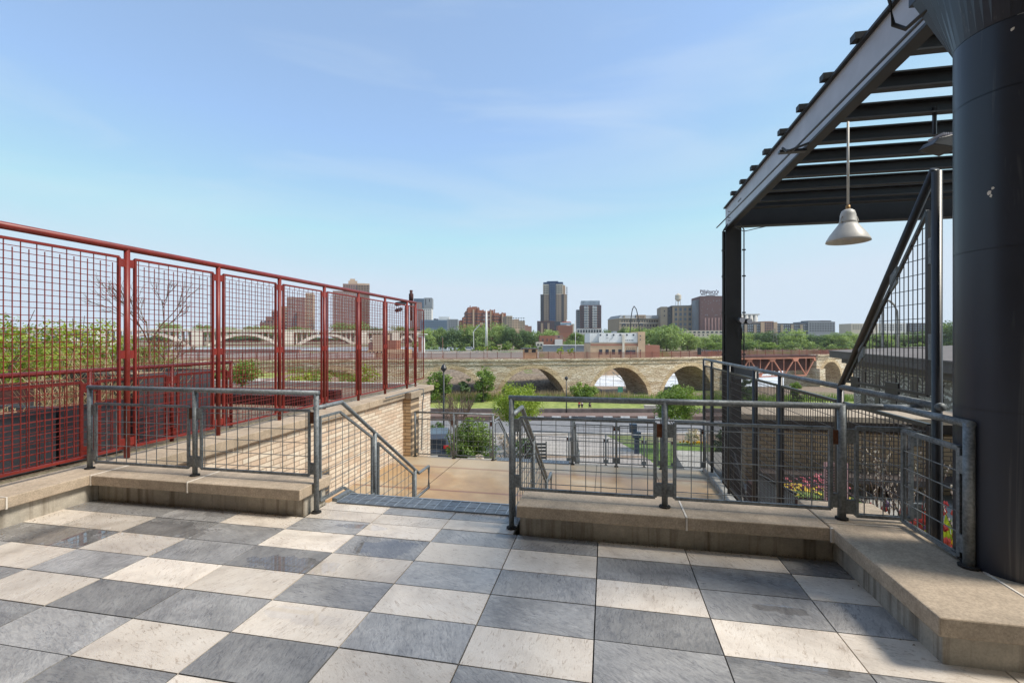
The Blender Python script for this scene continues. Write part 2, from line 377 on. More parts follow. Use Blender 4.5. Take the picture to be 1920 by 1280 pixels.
for i in range(-8, 8):
    for j in range(-3, 16):
        u0 = -.058 + .61 * i; u1 = u0 + .61; v1 = rowv(j) if j >= -1 else {-2: 3.74, -3: 3.94}[j]; v0 = rowv(j + 1)
        if j == -1: v1 = 3.54
        if j == -2: v0, v1 = 3.54, 3.74
        if j == -3: v0, v1 = 3.74, 3.94
        if j == -1: v0 = 3.298
        if j < -1 and not (-4 <= i <= -1): continue
        if j < -1: u1 = min(u1, -.70)
        if j >= 0: v1 = rowv(j); v0 = rowv(j + 1)
        if j == -1: v1 = 3.54; v0 = 3.298
        if j == 0: v1 = 3.298; v0 = 2.993
        k = cols.get((i, j + 0)) or random.choice('wggm')
        # (row j lies between line j and line j+1, counted towards the camera)
        if u1 <= u0 + .02: continue
        g = .0035; n0 = len(EYE.f); EYE.mi = 1 if k == 'g' else 0
        dz = U(-.0012, .0012)
        EYE.box(u0 + g, u1 - g, v0 + g, v1 - g, -.03, dz)
        tone = (U(.9, 1.06) if k == 'w' else U(.70, 1.2) if k == 'g' else U(.74, .84))
        EYE.c += [(tone, R(), R(), 1)] * (len(EYE.f) - n0)
tag(EYE.build('terrace_floor', [M['tile_w'], M['tile_g']]), kind='structure')
b = MB(P); b.box(-5.0, 5.2, -3, 3.56, -.3, -.02); b.box(-2.46, -.76, 3.56, 3.938, -.3, -.02)
tag(b.build('terrace_base', M['dark_gap']), kind='structure')

# ------------------------------------------------------------------ low walls with copings
def low_wall(name, label, segs, copes, joints):
    t = thing(name, P(*segs[0][:1], segs[0][2], 0), label, 'low wall')
    b = MB(P)
    for s in segs: b.box(*s[:4], 0.0 if len(s) < 5 else s[4], .16)
    b.build('wall_base', M['kerbwall'], t, bevel=.006)
    for c in copes:
        b = MB(P); b.box(*c, .16, .25); b.build('coping', M['coping'], t, bevel=.007)
    if joints:
        b = MB(P)
        for j in joints: b.box(*j)
        b.build('joint', M['mortar'], t)
    return t
jw = .006
low_wall('low_wall', 'low concrete wall with brown stone coping under the short grey railing on the left',
         [(-4.70, -2.53, WF, 3.90, -.02)], [(-4.64, -3.60, 3.47, 3.92), (-3.588, -2.49, 3.47, 3.92)],
         [(-3.60, -3.588, 3.466, 3.92, .158, .253), (-4.652, -4.64, 3.467, 3.92, .158, .253)])
low_wall('low_wall', 'low concrete wall with brown stone coping under the long grey railing in the middle',
         [(-.655, 1.525, WF, 3.90, -.02)], [(-.66, .55, 3.47, 3.92), (.562, 1.46, 3.47, 3.92), ],
         [(.55, .562, 3.466, 3.92, .158, .253)])
low_wall('low_wall', 'low concrete wall with wide coping turning towards the black column on the right',
         [(1.527, 2.0, 2.52, 3.90, -.02), (2.0, 5, 2.52, 3.0, -.02)],
         [(1.472, 1.99, 2.45, 3.56), (1.472, 1.99, 3.566, 4.05), (2.002, 3.2, 2.45, 2.98)],
         [(1.460, 1.474, 3.452, 3.472, .158, .2525), (1.472, 1.99, 3.560, 3.566, .158, .2525), (1.990, 2.002, 2.449, 2.98, .158, .2525)])
low_wall('low_wall', 'low concrete wall with stone coping running along the left edge of the paving',
         [(-5.05, -4.704, -3, 3.90, -.02)], [(-5.13, -4.65, -3, 2.85), (-5.13, -4.654, 2.862, 3.92)],
         [(-5.13, -4.647, 2.85, 2.862, .158, .253)])
b = MB(P); b.box(-5.32, -5.13, -3, 13, .02, .225)
tag(b.build('mossy_gravel_strip', M['moss'], bevel=.01), kind='structure')

b = MB(P); b.c = None
for _ in range(800):
    k = R() * .86
    if k < .35: q = (U(-4.66, -2.5), WF - abs(random.gauss(0, .035)))
    elif k < .7: q = (U(-.64, 1.5), WF - abs(random.gauss(0, .035)))
    elif k < .85: q = (-4.66 + abs(random.gauss(0, .04)), U(1.5, 3.5))
    else: q = (1.51 - abs(random.gauss(0, .04)), U(2.5, 3.5))
    r = U(.0015, .0045); x, y = q; b.hexa([P(x - r, y - r * U(.5, 1), .001), P(x + r, y - r, .001), P(x + r * .7, y + r, .001), P(x - r, y + r * .8, .001), P(x - r * .5, y - r * .5, r), P(x + r * .5, y - r * .3, r), P(x + r * .3, y + r * .5, r), P(x - r * .4, y + r * .3, r)])
tag(b.build('grit', M['soil']), 'dark grit and crumbs gathered along the foot of the low walls', 'grit', kind='stuff')

# ------------------------------------------------------------------ brick retaining wall on the left
t = thing('brick_wall', P(-4.9, 8, -1.25), 'sunlit cream brick retaining wall with stone coping carrying the red fence', 'brick wall')
b = MB(P); b.box(-5.2, -4.69, 3.93, 12.1, -5, .12); b.build('wall', M['brick'], t)
for v0, v1 in ((3.93, 5.2), (5.212, 6.9), (6.912, 8.6), (8.612, 10.3), (10.312, 12.2)):
    b = MB(P); b.box(-5.13, -4.62, v0, v1, .12, .25); b.build('coping', M['coping'], t, bevel=.008)
b = MB(P); b.box(-4.69, -4.50, 10.35, 10.85, -5, .10); b.build('pier', M['brick_f'], t)
b = MB(P); b.box(-4.617, -4.46, 10.30, 10.90, .10, .252); b.build('pier_cap', M['coping'], t, bevel=.008)
# rusty vent in the wall
v_ = thing('wall_vent', P(-4.68, 7.05, -1.15), 'brown metal vent box set in the cream brick wall beside the stair', 'vent')
b = MB(P); b.box(-4.688, -4.655, 6.85, 7.3, -1.15, -.70); b.build('box', M['soil'], v_, bevel=.01)
b = MB(P)
for k in range(6): b.box(-4.655, -4.648, 6.88, 7.27, -1.11 + k * .065, -1.08 + k * .065)
b.build('louvre', M['planter'], v_)
c_ = MB(P); c_.tube([(-4.56, 9.2, .262), (-4.56, 10.98, .262), (-4.45, 11.0, .26), (-4.44, 11.0, .1), (-4.47, 11.0, -.1), (-4.5, 11.0, -1.25)], .014, 6)
tag(c_.build('cable_conduit', M['galv']), 'thin grey conduit running over the coping and down the pier', 'pipe')

# ------------------------------------------------------------------ landing and stairs
b = MB(P); b.box(-4.69, 1.98, 3.96, 10.45, -5, -1.25)
tag(b.build('landing', M['landing']), kind='structure')
b = MB(P)
for u_ in (-3.3, -.2, 1.0): b.box(u_, u_ + .008, 3.97, 10.44, -1.249, -1.246)
tag(b.build('landing_joints', M['dark_gap']), kind='structure')
b = MB(P); b.box(1.985, 2.13, 4.06, 10.45, -5, -1.17); tag(b.build('landing_kerb', M['concrete'], bevel=.01), kind='structure')
b = MB(P); b.box(-4.7, 1.98, 3.905, 3.955, -1.25, -.02); tag(b.build('terrace_face', M['kerbwall']), kind='structure')
def stairs(label, u0, u1, v0, z0, n, rise, run, name='stair'):
    t = thing(name, P((u0 + u1) / 2, v0, z0 - n * rise), label, 'stairs')
    b = MB(P)
    for k in range(1, n + 1): b.box(u0, u1, v0 + (k - 1) * run, v0 + k * run, z0 - n * rise - .3, z0 - k * rise)
    b.build('concrete_steps', M['concrete'], t)
    b = MB(P); b.mi = 0
    for k in range(0, n):
        zz = z0 - k * rise
        b.box(u0 + .02, u1 - .02, v0 + (k - 1) * run + .04, v0 + k * run + .0, zz + .003, zz + .012, 0)
        x = u0 + .02
        while x < u1 - .03:
            b.box(x, x + .006, v0 + (k - 1) * run + .042, v0 + k * run - .002, zz + .012, zz + .016, 1); x += .093
        b.box(u0 + .02, u1 - .02, v0 + k * run - .012, v0 + k * run + .004, zz - .03, zz + .018, 1)
        b.box(u0 + .02, u1 - .02, v0 + (k - .5) * run, v0 + (k - .5) * run + .006, zz + .012, zz + .0155, 1)
    b.build('tread', [M['tread'], M['tread_bar']], t)
    for uu in (u0 - .05, u1 + .0):
        b = MB(P); F = P; th = .05
        pts = [(v0 - .2, z0 + .03), (v0 + .05, z0 + .03), (v0 + n * run + .05, z0 - n * rise + .05), (v0 + n * run + .05, z0 - n * rise - .1), (v0 - .2, z0 - .25)]
        b.face([P(uu, a, z) for a, z in pts]); b.face([P(uu + th, a, z) for a, z in pts][::-1])
        for i in range(5):
            a, c = pts[i], pts[(i + 1) % 5]; b.face([P(uu, *a), P(uu + th, *a), P(uu + th, *c), P(uu, *c)])
        b.build('stringer', M['galv'], t)
    return t
stairs('upper stair with grey gridded metal treads going down from the paving', -2.44, -.78, 4.14, 0.0, 7, .1786, .28)
stairs('lower stair with metal treads going down from the rust stained landing', -2.44, -.78, 10.6, -1.25, 7, .19, .28)
b = MB(P); b.box(-4.69, 2.13, 12.35, 15.7, -5, -2.6); tag(b.build('lower_landing', M['concrete']), kind='structure')

# ------------------------------------------------------------------ railings
def inside_spans(poly, c, axis):
    xs = []
    n = len(poly)
    for i in range(n):
        a, b_ = poly[i], poly[(i + 1) % n]
        if (a[axis] - c) * (b_[axis] - c) < 0 or (a[axis] <= c < b_[axis]) or (b_[axis] <= c < a[axis]):
            if a[axis] == b_[axis]: continue
            f = (c - a[axis]) / (b_[axis] - a[axis]); xs.append(a[1 - axis] + f * (b_[1 - axis] - a[1 - axis]))
    xs = sorted(set(round(x, 5) for x in xs)); return [(xs[i], xs[i + 1]) for i in range(0, len(xs) - 1, 2)]
def panel(plane, poly, parent, fm, wm, fr=.012, sp=.115, wr=.0036, off=0.0, double=False, spz=None, pname='panel_frame'):
    """plane(s, z, d) -> world; poly in (s, z)"""
    b = MB(); n = len(poly)
    cx = sum(p[0] for p in poly) / n; cz = sum(p[1] for p in poly) / n
    pts = [plane(s, z, 0) for s, z in poly]
    for i in range(n): b.tube([pts[i], pts[(i + 1) % n]], fr * 1.25, 4)
    f = b.build(pname, fm, parent)
    spz = spz or sp
    s0 = min(p[0] for p in poly); s1 = max(p[0] for p in poly); z0 = min(p[1] for p in poly); z1 = max(p[1] for p in poly)
    w = MB()
    def layer(ox, oz, d, poly):
        k = int((s1 - s0) / sp)
        start = s0 + ((s1 - s0) - k * sp) / 2 + ox
        for i in range(k + 2):
            c = start + i * sp
            if not (s0 + .01 < c < s1 - .01): continue
            for a, e in inside_spans(poly, c, 0): w.tube([plane(c, a, d), plane(c, e, d)], wr, 4, caps=False)
        k = int((z1 - z0) / spz); start = z0 + ((z1 - z0) - k * spz) / 2 + oz
        for i in range(k + 2):
            c = start + i * spz
            if not (z0 + .01 < c < z1 - .01): continue
            for a, e in inside_spans(poly, c, 1): w.tube([plane(a, c, -d), plane(e, c, -d)], wr, 4, caps=False)
    layer(0, 0, wr * .8, poly)
    if double:
        ins = .07; q = [(min(max(s, s0 + ins), s1 - ins), min(max(z, z0 + .03), z1 - ins)) for s, z in poly]
        layer(sp * .42, -spz * .42, .02, q)
    w.build('wire_mesh', wm, f)
    return f
def posts(parent, mat, frame, lst, r=.024, n=12, extra=None):
    for (a, b_, z0, z1) in lst:
        b = MB(frame); b.tube([(a, b_, z0), (a, b_, z1)], r, n, frame=True); o = b.build('post', mat, parent, smooth=True)
        b = MB(frame); b.box(a - .05, a + .05, b_ - .05, b_ + .05, z0, z0 + .008)
        b = MB(frame); b.tube([(a, b_, z0), (a, b_, z0 + .012)], r * 1.9, 10); b.build('base_seal', M['dark_gap'], o)
def tabs(parent, mat, plane, lst, w=.075, h=.10, t=.008):
    for i, (s0, s1, z) in enumerate(lst):
        m_ = mat
        if isinstance(mat, tuple): m_ = mat[1] if (i % 4 == 3) else mat[0]
        b = MB(); c = [plane(s0, z - h / 2, -t), plane(s1, z - h / 2, -t), plane(s1, z - h / 2, t), plane(s0, z - h / 2, t)]
        b.hexa(c + [p + Vector((0, 0, h)) for p in c]); b.build('bracket', m_, parent)
G, GW = M['galv'], M['galv_wire']
RAILV = 3.655; RZ = 1.035
def uplane(v): return lambda s, z, d: P(s, v + d, z)
def vplane(u): return lambda s, z, d: P(u + d, s, z)
def railing_u(label, v, us, z0, ztop, bases, mats, group=None, sp=.115, pr=.022, rail_r=.022, gap=.07, pz=(.07, .155)):
    t = thing('railing', P((us[0] + us[-1]) / 2, v, z0), label, 'railing', group)
    fm, wm = mats
    b = MB(P); b.tube([(us[0] - pr, v, ztop), (us[-1] + pr, v, ztop)], rail_r, 12); b.build('top_rail', fm, t, smooth=True)
    posts(t, fm, P, [(u, v, bz, ztop) for u, bz in zip(us, bases)], pr)
    for a, c in zip(us[:-1], us[1:]):
        poly = [(a + gap, z0 + pz[0]), (c - gap, z0 + pz[0]), (c - gap, ztop - pz[1]), (a + gap, ztop - pz[1])]
        panel(uplane(v), poly, t, fm, wm, sp=sp)
        q = []
        for zz in (z0 + pz[0] + .06, ztop - pz[1] - .06): q += [(a + pr * .5, a + gap + .01, zz), (c - gap - .01, c - pr * .5, zz)]
        tabs(t, (fm, M['galv_rust']) if fm is G else fm, uplane(v), q)
    return t
railing_u('short grey mesh railing on the low wall left of the stair opening', RAILV, [-4.90, -3.70, -2.46], .25, RZ, [.25, .25, 0], (G, GW))
t = railing_u('long grey mesh railing on the low wall right of the stair opening', RAILV, [-.735, .43, 1.61], .25, RZ, [0, .25, .25], (G, GW))
# right hand return of that railing
b = MB(P); b.tube([(1.61, RAILV, RZ), (2.10, RAILV, RZ)], .022, 12); b.tube([(1.86, RAILV, RZ), (1.94, RAILV - .02, RZ), (1.955, RAILV - .10, RZ), (1.955, 3.0, RZ)], .022, 12)
b.tube([(1.61, RAILV, RZ + .01), (1.61, RAILV, .25)], .027, 12)
b.build('corner_rail', G, t, smooth=True)
posts(t, G, P, [(1.955, 3.02, .25, RZ + .005)], .026)
panel(uplane(RAILV), [(1.70, .28), (2.03, .28), (2.03, .89), (1.70, .89)], t, G, GW)
tabs(t, G, uplane(RAILV), [(1.63, 1.71, .34), (1.63, 1.71, .83), (2.02, 2.09, .34), (2.02, 2.09, .83)])
panel(vplane(1.955), [(3.09, .28), (3.60, .28), (3.60, .89), (3.09, .89)], t, G, GW)
tabs(t, G, vplane(1.955), [(3.03, 3.10, .36), (3.03, 3.10, .80)], h=.1)

def stair_rail(label, u, v0, z0, side):
    """handrail of a flight that starts at v0, level z0"""
    t = thing('stair_railing', P(u, v0 + .3, z0), label, 'railing')
    sl = .638; top = z0 + .89
    vs, ve = v0 + .43, v0 + 2.35
    zl = top - (ve - vs) * sl
    b = MB(P); b.tube([(u, v0 + .0, top), (u, vs, top), (u, ve, zl), (u, ve + .36, zl), (u, ve + .37, zl - .02), (u, ve + .37, zl - .31), (u, ve - .08, zl - .31)], .02, 10)
    b.build('handrail', G, t, smooth=True)
    def H(v): return top if v < vs else top - (v - vs) * sl
    for v in (v0 + 1.1, v0 + 2.22):
        b = MB(P); b.tube([(u, v, z0 - (v - v0 - .38) * sl - .05), (u, v, H(v))], .022, 10); b.build('post', G, t, smooth=True)
    c = v0 + .08
    panel(vplane(u), [(c, top - .84), (v0 + .47, top - .84), (v0 + 1.03, H(v0 + 1.03) - .82), (v0 + 1.03, H(v0 + 1.03) - .08), (v0 + .40, top - .09), (c, top - .09)], t, G, GW)
    panel(vplane(u), [(v0 + 1.17, H(v0 + 1.17) - .82), (v0 + 2.15, H(v0 + 2.15) - .82), (v0 + 2.15, H(v0 + 2.15) - .08), (v0 + 1.17, H(v0 + 1.17) - .08)], t, G, GW)
    tabs(t, G, vplane(u), [(v0 + 1.02, v0 + 1.10, H(v0 + 1.05) - .12), (v0 + 1.02, v0 + 1.10, H(v0 + 1.05) - .74), (v0 + 2.14, v0 + 2.22, H(v0 + 2.15) - .12)])
    return t
stair_rail('sloping grey handrail with mesh beside the cream brick wall, left side of the upper stair', -2.52, 3.72, 0, -1)
stair_rail('sloping grey handrail with mesh on the right side of the upper stair', -.74, 3.72, 0, 1)
stair_rail('sloping grey handrail on the left side of the lower stair beyond the landing', -2.50, 10.45, -1.25, -1)
stair_rail('sloping grey handrail on the right side of the lower stair beyond the landing', -.72, 10.45, -1.25, 1)
railing_u('far grey mesh railing at the landing edge beside the cream brick pier', 10.38, [-4.40, -3.45, -2.52], -1.25, -.21, [-1.25] * 3, (G, GW), pr=.025)
railing_u('far grey mesh railing along the landing edge right of the lower stair', 10.38, [-.72, .22, 1.15, 2.02], -1.25, -.21, [-1.25] * 4, (G, GW), pr=.025)
railing_u('farthest grey mesh railing round the lower landing in front of the plaza', 15.6, [-2.4, -1.2, 0, 1.2, 2.1], -2.6, -1.58, [-2.6] * 5, (G, GW), pr=.025)

# --- red fence
RM, RW = M['red'], M['red_wire']
FU = -4.96
def vof(px, u):                                   # where the sight line meets the plane u = const
    r = (px - 960) / 880.0; Y = u / (r * CA - SA); return r * Y * SA + Y * CA
t = thing('red_fence', P(FU, 8, .25), 'tall red mesh fence with round handrail on top of the cream brick wall', 'fence')
pv = [vof(x, FU) for x in (238, 409, 524, 608, 672, 722, 763, 779)]
pv = [pv[0] - 2 * 1.27 * 1.0 - .0, pv[0] - 0.0] + pv[1:]
pv[0] = pv[1] - 2.55
pv = [pv[0] - 2.55] + pv
b = MB(P); b.tube([(FU, pv[0], 2.45), (FU, pv[-1] + .02, 2.47)], .033, 12); b.build('handrail', RM, t, smooth=True)
for i, v in enumerate(pv):
    b = MB(P); b.tube([(FU, v, .23), (FU, v, 2.45)], .028, 12); b.build('post', RM, t, smooth=True)
for a, c in zip(pv[:-1], pv[1:]):
    if c - a < .45: q = [(a + .05, .36), (c - .05, .36), (c - .05, 2.36), (a + .05, 2.36)]
    else: q = [(a + .085, .36), (c - .085, .36), (c - .085, 2.355), (a + .085, 2.355)]
    panel(vplane(FU), q, t, RM, RW, fr=.014, sp=.118, wr=.0042, double=True)
    if c - a > .45:
        ql = []
        for zz in (.42, 1.34, 2.30): ql += [(a + .01, a + .10, zz), (c - .10, c - .01, zz)]
        tabs(t, RM, vplane(FU), ql, h=.085)
a = pv[-1]
panel(vplane(FU), [(a + .06, .42), (a + .56, .42), (a + .56, 2.30), (a + .06, 2.30)], t, RM, RW, fr=.012, double=True)
tabs(t, RM, vplane(FU), [(a, a + .08, .5), (a, a + .08, 2.2)])
# camera pole at the end of the fence
t = thing('security_light', P(FU - .1, pv[-1] - .1, 2.0), 'dark cylinder light and small camera clamped to the end of the red fence', 'light')
b = MB(P); b.tube([(FU - .1, pv[-1] - .05, 2.0), (FU - .1, pv[-1] - .05, 2.62)], .022, 8); b.build('pole', M['black'], t, smooth=True)
b = MB(P); b.tube([(FU - .1, pv[-1] - .05, 2.45), (FU - .1, pv[-1] - .05, 2.70), (FU - .1, pv[-1] - .05, 2.72), (FU - .1, pv[-1] - .05, 2.80)], [.06, .06, .035, .04], 10); b.build('lamp_body', M['maroon'], t, smooth=True)
b = MB(P); b.tube([(FU - .05, pv[-2] - .05, 2.42), (FU - .05, pv[-2] - .5, 2.36)], .05, 8); b.tube([(FU - .05, pv[-2] - .25, 2.25), (FU - .05, pv[-2] - .5, 2.2)], .045, 8); b.build('camera', M['black'], t)
# lower red railing behind it
t = thing('red_railing', P(-5.98, 5, .05), 'lower red mesh railing behind the tall red fence in front of the grey planters', 'railing')
rv = [vof(x, -5.98) for x in (168, 322, 433)]; rv = [rv[0] - 2.3] + [rv[0]] + rv[1:]
rv = [rv[0] - 2.3] + rv
b = MB(P); b.tube([(-5.98, rv[0], 1.13), (-5.98, rv[-1], 1.13)], .026, 10); b.build('top_rail', RM, t, smooth=True)
for v in rv:
    b = MB(P); b.tube([(-5.98, v, .03), (-5.98, v, 1.13)], .026, 10); b.build('post', RM, t, smooth=True)
for a, c in zip(rv[:-1], rv[1:]):
    panel(vplane(-5.98), [(a + .09, .13), (c - .09, .13), (c - .09, 1.0), (a + .09, 1.0)], t, RM, RW, fr=.016, sp=.118, wr=.0045)
    tabs(t, RM, vplane(-5.98), [(a + .01, a + .10, .2), (c - .1, c - .01, .2), (a + .01, a + .10, .93), (c - .1, c - .01, .93)])

# --- black railing on the right of the landing
BM, BW = M['black'], M['black_wire']
BU = 2.09
t = thing('black_fence', P(BU, 7, -1.2), 'tall black mesh guard fence along the right edge of the landing', 'fence')
b = MB(P); b.tube([(BU, 3.45, 1.07), (BU, 10.75, 1.07)], .026, 10); b.build('top_rail', G, t, smooth=True)
bv = [vof(x, BU) for x in (1576, 1463, 1415, 1367, 1335, 1320)]
bv = [3.50] + bv
for i, v in enumerate(bv):
    b = MB(P); top = 2.58 if i == 0 else 1.07
    b.tube([(BU, v, -2.3 if i else -2.4), (BU, v, top)], .028, 12); b.build('post', BM, t, smooth=True)
for a, c in zip(bv[:-1], bv[1:]):
    if c - a < .3: continue
    panel(vplane(BU), [(a + .07, -1.05), (c - .07, -1.05), (c - .07, .93), (a + .07, .93)], t, BM, BW, fr=.016, sp=.055, wr=.0036, spz=.105)
    tabs(t, BM, vplane(BU), [(a + .01, a + .09, .7), (c - .09, c - .01, .7), (a + .01, a + .09, -.8), (c - .09, c - .01, -.8)])
t = thing('black_screen', P(BU, 4, 1.1), 'triangular black mesh screen with a diagonal bar beside the black column', 'screen')
vd = bv[1]
b = MB(P); b.tube([(BU, vd, 1.07), (BU, 3.52, 2.60)], .027, 12); b.build('diagonal_bar', BM, t, smooth=True)
zs = lambda v: 1.07 + (vd - v) / (vd - 3.52) * 1.53
panel(vplane(BU), [(3.585, 1.13), (vd - .11, 1.13), (3.585, zs(3.585) - .17)], t, BM, BW, fr=.012, sp=.05, wr=.0032, spz=.10)
tabs(t, M['galv'], vplane(BU), [(3.525, 3.59, 1.45), (3.525, 3.59, 2.08)], h=.17)
for v in (3.95, 4.4):
    b = MB(); c = [P(BU - .008, v - .03, zs(v) - .16), P(BU - .008, v + .05, zs(v + .05) - .16), P(BU + .008, v + .05, zs(v + .05) - .16), P(BU + .008, v - .03, zs(v) - .16)]
    b.hexa(c + [p + Vector((0, 0, .12)) for p in c]); b.build('bracket', G, t)
tabs(t, BM, vplane(BU), [(3.9, 4.06, 1.12), (4.45, 4.57, 1.12)], h=.12)

# ------------------------------------------------------------------ pergola
def steel_mat(name, c, rough, streak=True):
    m, t, p = newmat(name); v = coords(t)
    n1 = noise(t, v, 1.4, 6, .6); s = noise(t, v, 1, 5, .7, .6, (9, 9, .45)); n3 = noise(t, v, 30, 4)
    col = ramp(t, n1, [(.3, tuple(x * .8 for x in c)), (.7, tuple(x * 1.2 for x in c))])
    if streak: col = mix(t, ramp(t, s, [(.60, 0), (.70, .28)]), col, (.22, .21, .2))
    col = mix(t, ramp(t, noise(t, v, 7, 6, .7, .4), [(.735, 0), (.75, .9)]), col, (.6, .58, .55))
    t.links.new(col, p.inputs['Base Color']); t.links.new(ramp(t, n1, [(.3, rough - .06), (.7, rough + .08)]), p.inputs['Roughness'])
    bump(t, p, n3, .04, .002)
    return m
M['column'] = steel_mat('dark_blue_painted_column', (.017, .021, .034), .36)
M['web'] = simple('sky_sheen_beam_grey', (.40, .40, .44), .40, .0, .12, 3)  # pale base colour carries the sky's sheen on the black beam paint
M['pframe'] = simple('black_pergola_steel', (.016, .015, .016), .55, 0, .3, 4)
def PB(f, k=0):       # beam axis: turns slightly inwards towards the column
    return 2.33 - .0215 * (9.8 - f)
t = thing('pergola', P(2.3, 9.8, -1.2), 'black steel pergola of beams and joists reaching out from the round column', 'pergola')
def beam(b, p, q, z0, z1, fl, tw=.012, ft=.016, side=None):
    d = (q - p).normalized(); n = Vector((-d.y, d.x, 0))
    for (w, a, c) in ((tw, z0 + ft, z1 - ft), (fl, z1 - ft, z1), (fl, z0, z0 + ft)):
        if w == tw and side is not None:
            off = n * side
        else: off = Vector((0, 0, 0))
        h = n * w / 2
        c4 = [p - h + off, q - h + off, q + h + off, p + h + off]
        b.hexa([Vector((x.x, x.y, a)) for x in c4] + [Vector((x.x, x.y, c)) for x in c4])
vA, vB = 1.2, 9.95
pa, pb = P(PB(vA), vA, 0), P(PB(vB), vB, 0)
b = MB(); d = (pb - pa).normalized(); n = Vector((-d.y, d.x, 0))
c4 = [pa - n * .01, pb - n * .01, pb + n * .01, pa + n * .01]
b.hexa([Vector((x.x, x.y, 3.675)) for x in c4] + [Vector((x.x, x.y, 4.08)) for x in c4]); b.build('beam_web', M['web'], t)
b = MB()
for z0, z1 in ((4.08, 4.105), (3.65, 3.675)):
    c4 = [pa - n * .06, pb - n * .06, pb + n * .05, pa + n * .05]
    b.hexa([Vector((x.x, x.y, z0)) for x in c4] + [Vector((x.x, x.y, z1)) for x in c4])
b.build('beam_flange', M['pframe'], t)
b = MB(P)
for k in range(8):
    b.tube([(PB(9.66) - .012, 9.66 - (k % 2) * .10, 3.95 - k * .028), (PB(9.66) - .022, 9.66 - (k % 2) * .10, 3.95 - k * .028)], .009, 6)
b.box(PB(9.0) - .02, PB(9.0) - .011, 8.75, 8.95, 3.93, 3.95)
b.build('bolt', M['black'], t)
for k in range(8):
    v = 4.62 + .64 * k; u0 = PB(v) + .02
    b = MB(); p, q = P(u0, v, 0), P(9.0, v, 0); beam(b, p, q, 3.95, 4.115, .085, side=.04)
    b.fr = P; b.box(u0 - .12, u0 + .05, v - .045, v + .045, 4.106, 4.165); b.build('joist', M['pframe'], t)
b = MB(); beam(b, P(PB(9.9) + .05, 9.9, 0), P(9, 9.9, 0), 3.70, 4.22, .18, side=.0); b.build('end_beam', M['pframe'], t)
b = MB(); beam(b, P(PB(9.4) + .05, 9.40, 0), P(9, 9.40, 0), 3.93, 4.12, .14); b.build('joist', M['pframe'], t)
b = MB(P)
uc, vc = PB(9.85) + .08, 9.85
b.box(uc - .14, uc + .14, vc - .15, vc - .13, -2.5, 3.648); b.box(uc - .14, uc + .14, vc + .13, vc + .15, -2.5, 3.648); b.box(uc - .012, uc + .012, vc - .13, vc + .13, -2.5, 3.648)
b.build('post', M['pframe'], t)
b = MB(P)
for du in (-.19, .18):
    b.tube([(uc + du * .6, vc - .17, 3.72), (uc + du, vc - .17, 3.60), (uc + du, vc - .17, .9)], .011, 6)
    for z in (3.2, 2.7, 2.0, 1.2): b.box(uc + du - .03, uc + du + .03, vc - .18, vc - .15, z, z + .025)
b.build('conduit', M['black'], t)
b = MB(P); b.box(uc - .02, uc + .42, vc - .25, vc - .02, .74, .98); b.build('junction_box', M['planter'], t, bevel=.01)
b = MB(P); b.tube([(PB(4) - .13, 3.2, 3.64), (PB(4) - .12, 9.6, 3.64)], .012, 6); b.tube([(PB(4) - .05, 5.6, 3.62), (PB(4) - .22, 5.75, 3.60), (PB(4) - .25, 5.8, 3.66)], .014, 6)
b.box(PB(5.9) - .30, PB(5.9) - .02, 5.85, 5.92, 3.63, 3.66)
b.tube([(PB(9) + .05, 9.5, 3.62), (PB(9) + .3, 9.75, 3.58), (PB(9) + .7, 9.82, 3.67)], .008, 5); b.build('cable', M['black'], t)
# twin spot lamps on the post
t = thing('spotlight', P(uc, vc - .2, 1.5), 'pair of small round spotlights clamped to the far pergola post', 'light')
for du in (.06, .19):
    b = MB(P); b.tube([(uc + du, vc - .28, 1.88 - du * .2), (uc + du + .02, vc - .42, 1.87 - du * .2)], [.05, .058], 12); h = b.build('lamp_head', M['black'], t, smooth=True)
    b = MB(P); b.tube([(uc + du + .02, vc - .42, 1.87 - du * .2), (uc + du + .022, vc - .43, 1.87 - du * .2)], .05, 12); b.build('lens', M['web'], h)
b = MB(P); b.tube([(uc + .1, vc - .16, 1.86), (uc + .1, vc - .3, 1.7), (uc + .12, vc - .25, 1.5)], .015, 6); b.build('arm', M['black'], t)

# round column
t = thing('round_column', Vector((2.79, 2.59, .0)), 'massive dark blue round steel column at the right edge of the terrace', 'column')
cc = (2.79, 2.59); cr = .262
for z0, z1 in ((-2.2, 1.117), (1.120, 1.982), (1.985, 2.812), (2.815, 3.165)):
    b = MB(); b.lathe(cc, [(cr, z0), (cr, z1)], 72); b.build('shaft', M['column'], t, smooth=True)
b = MB(); b.lathe(cc, [(cr - .005, -2.2), (cr - .005, 3.165)], 48); b.build('core', M['black'], t, smooth=True)
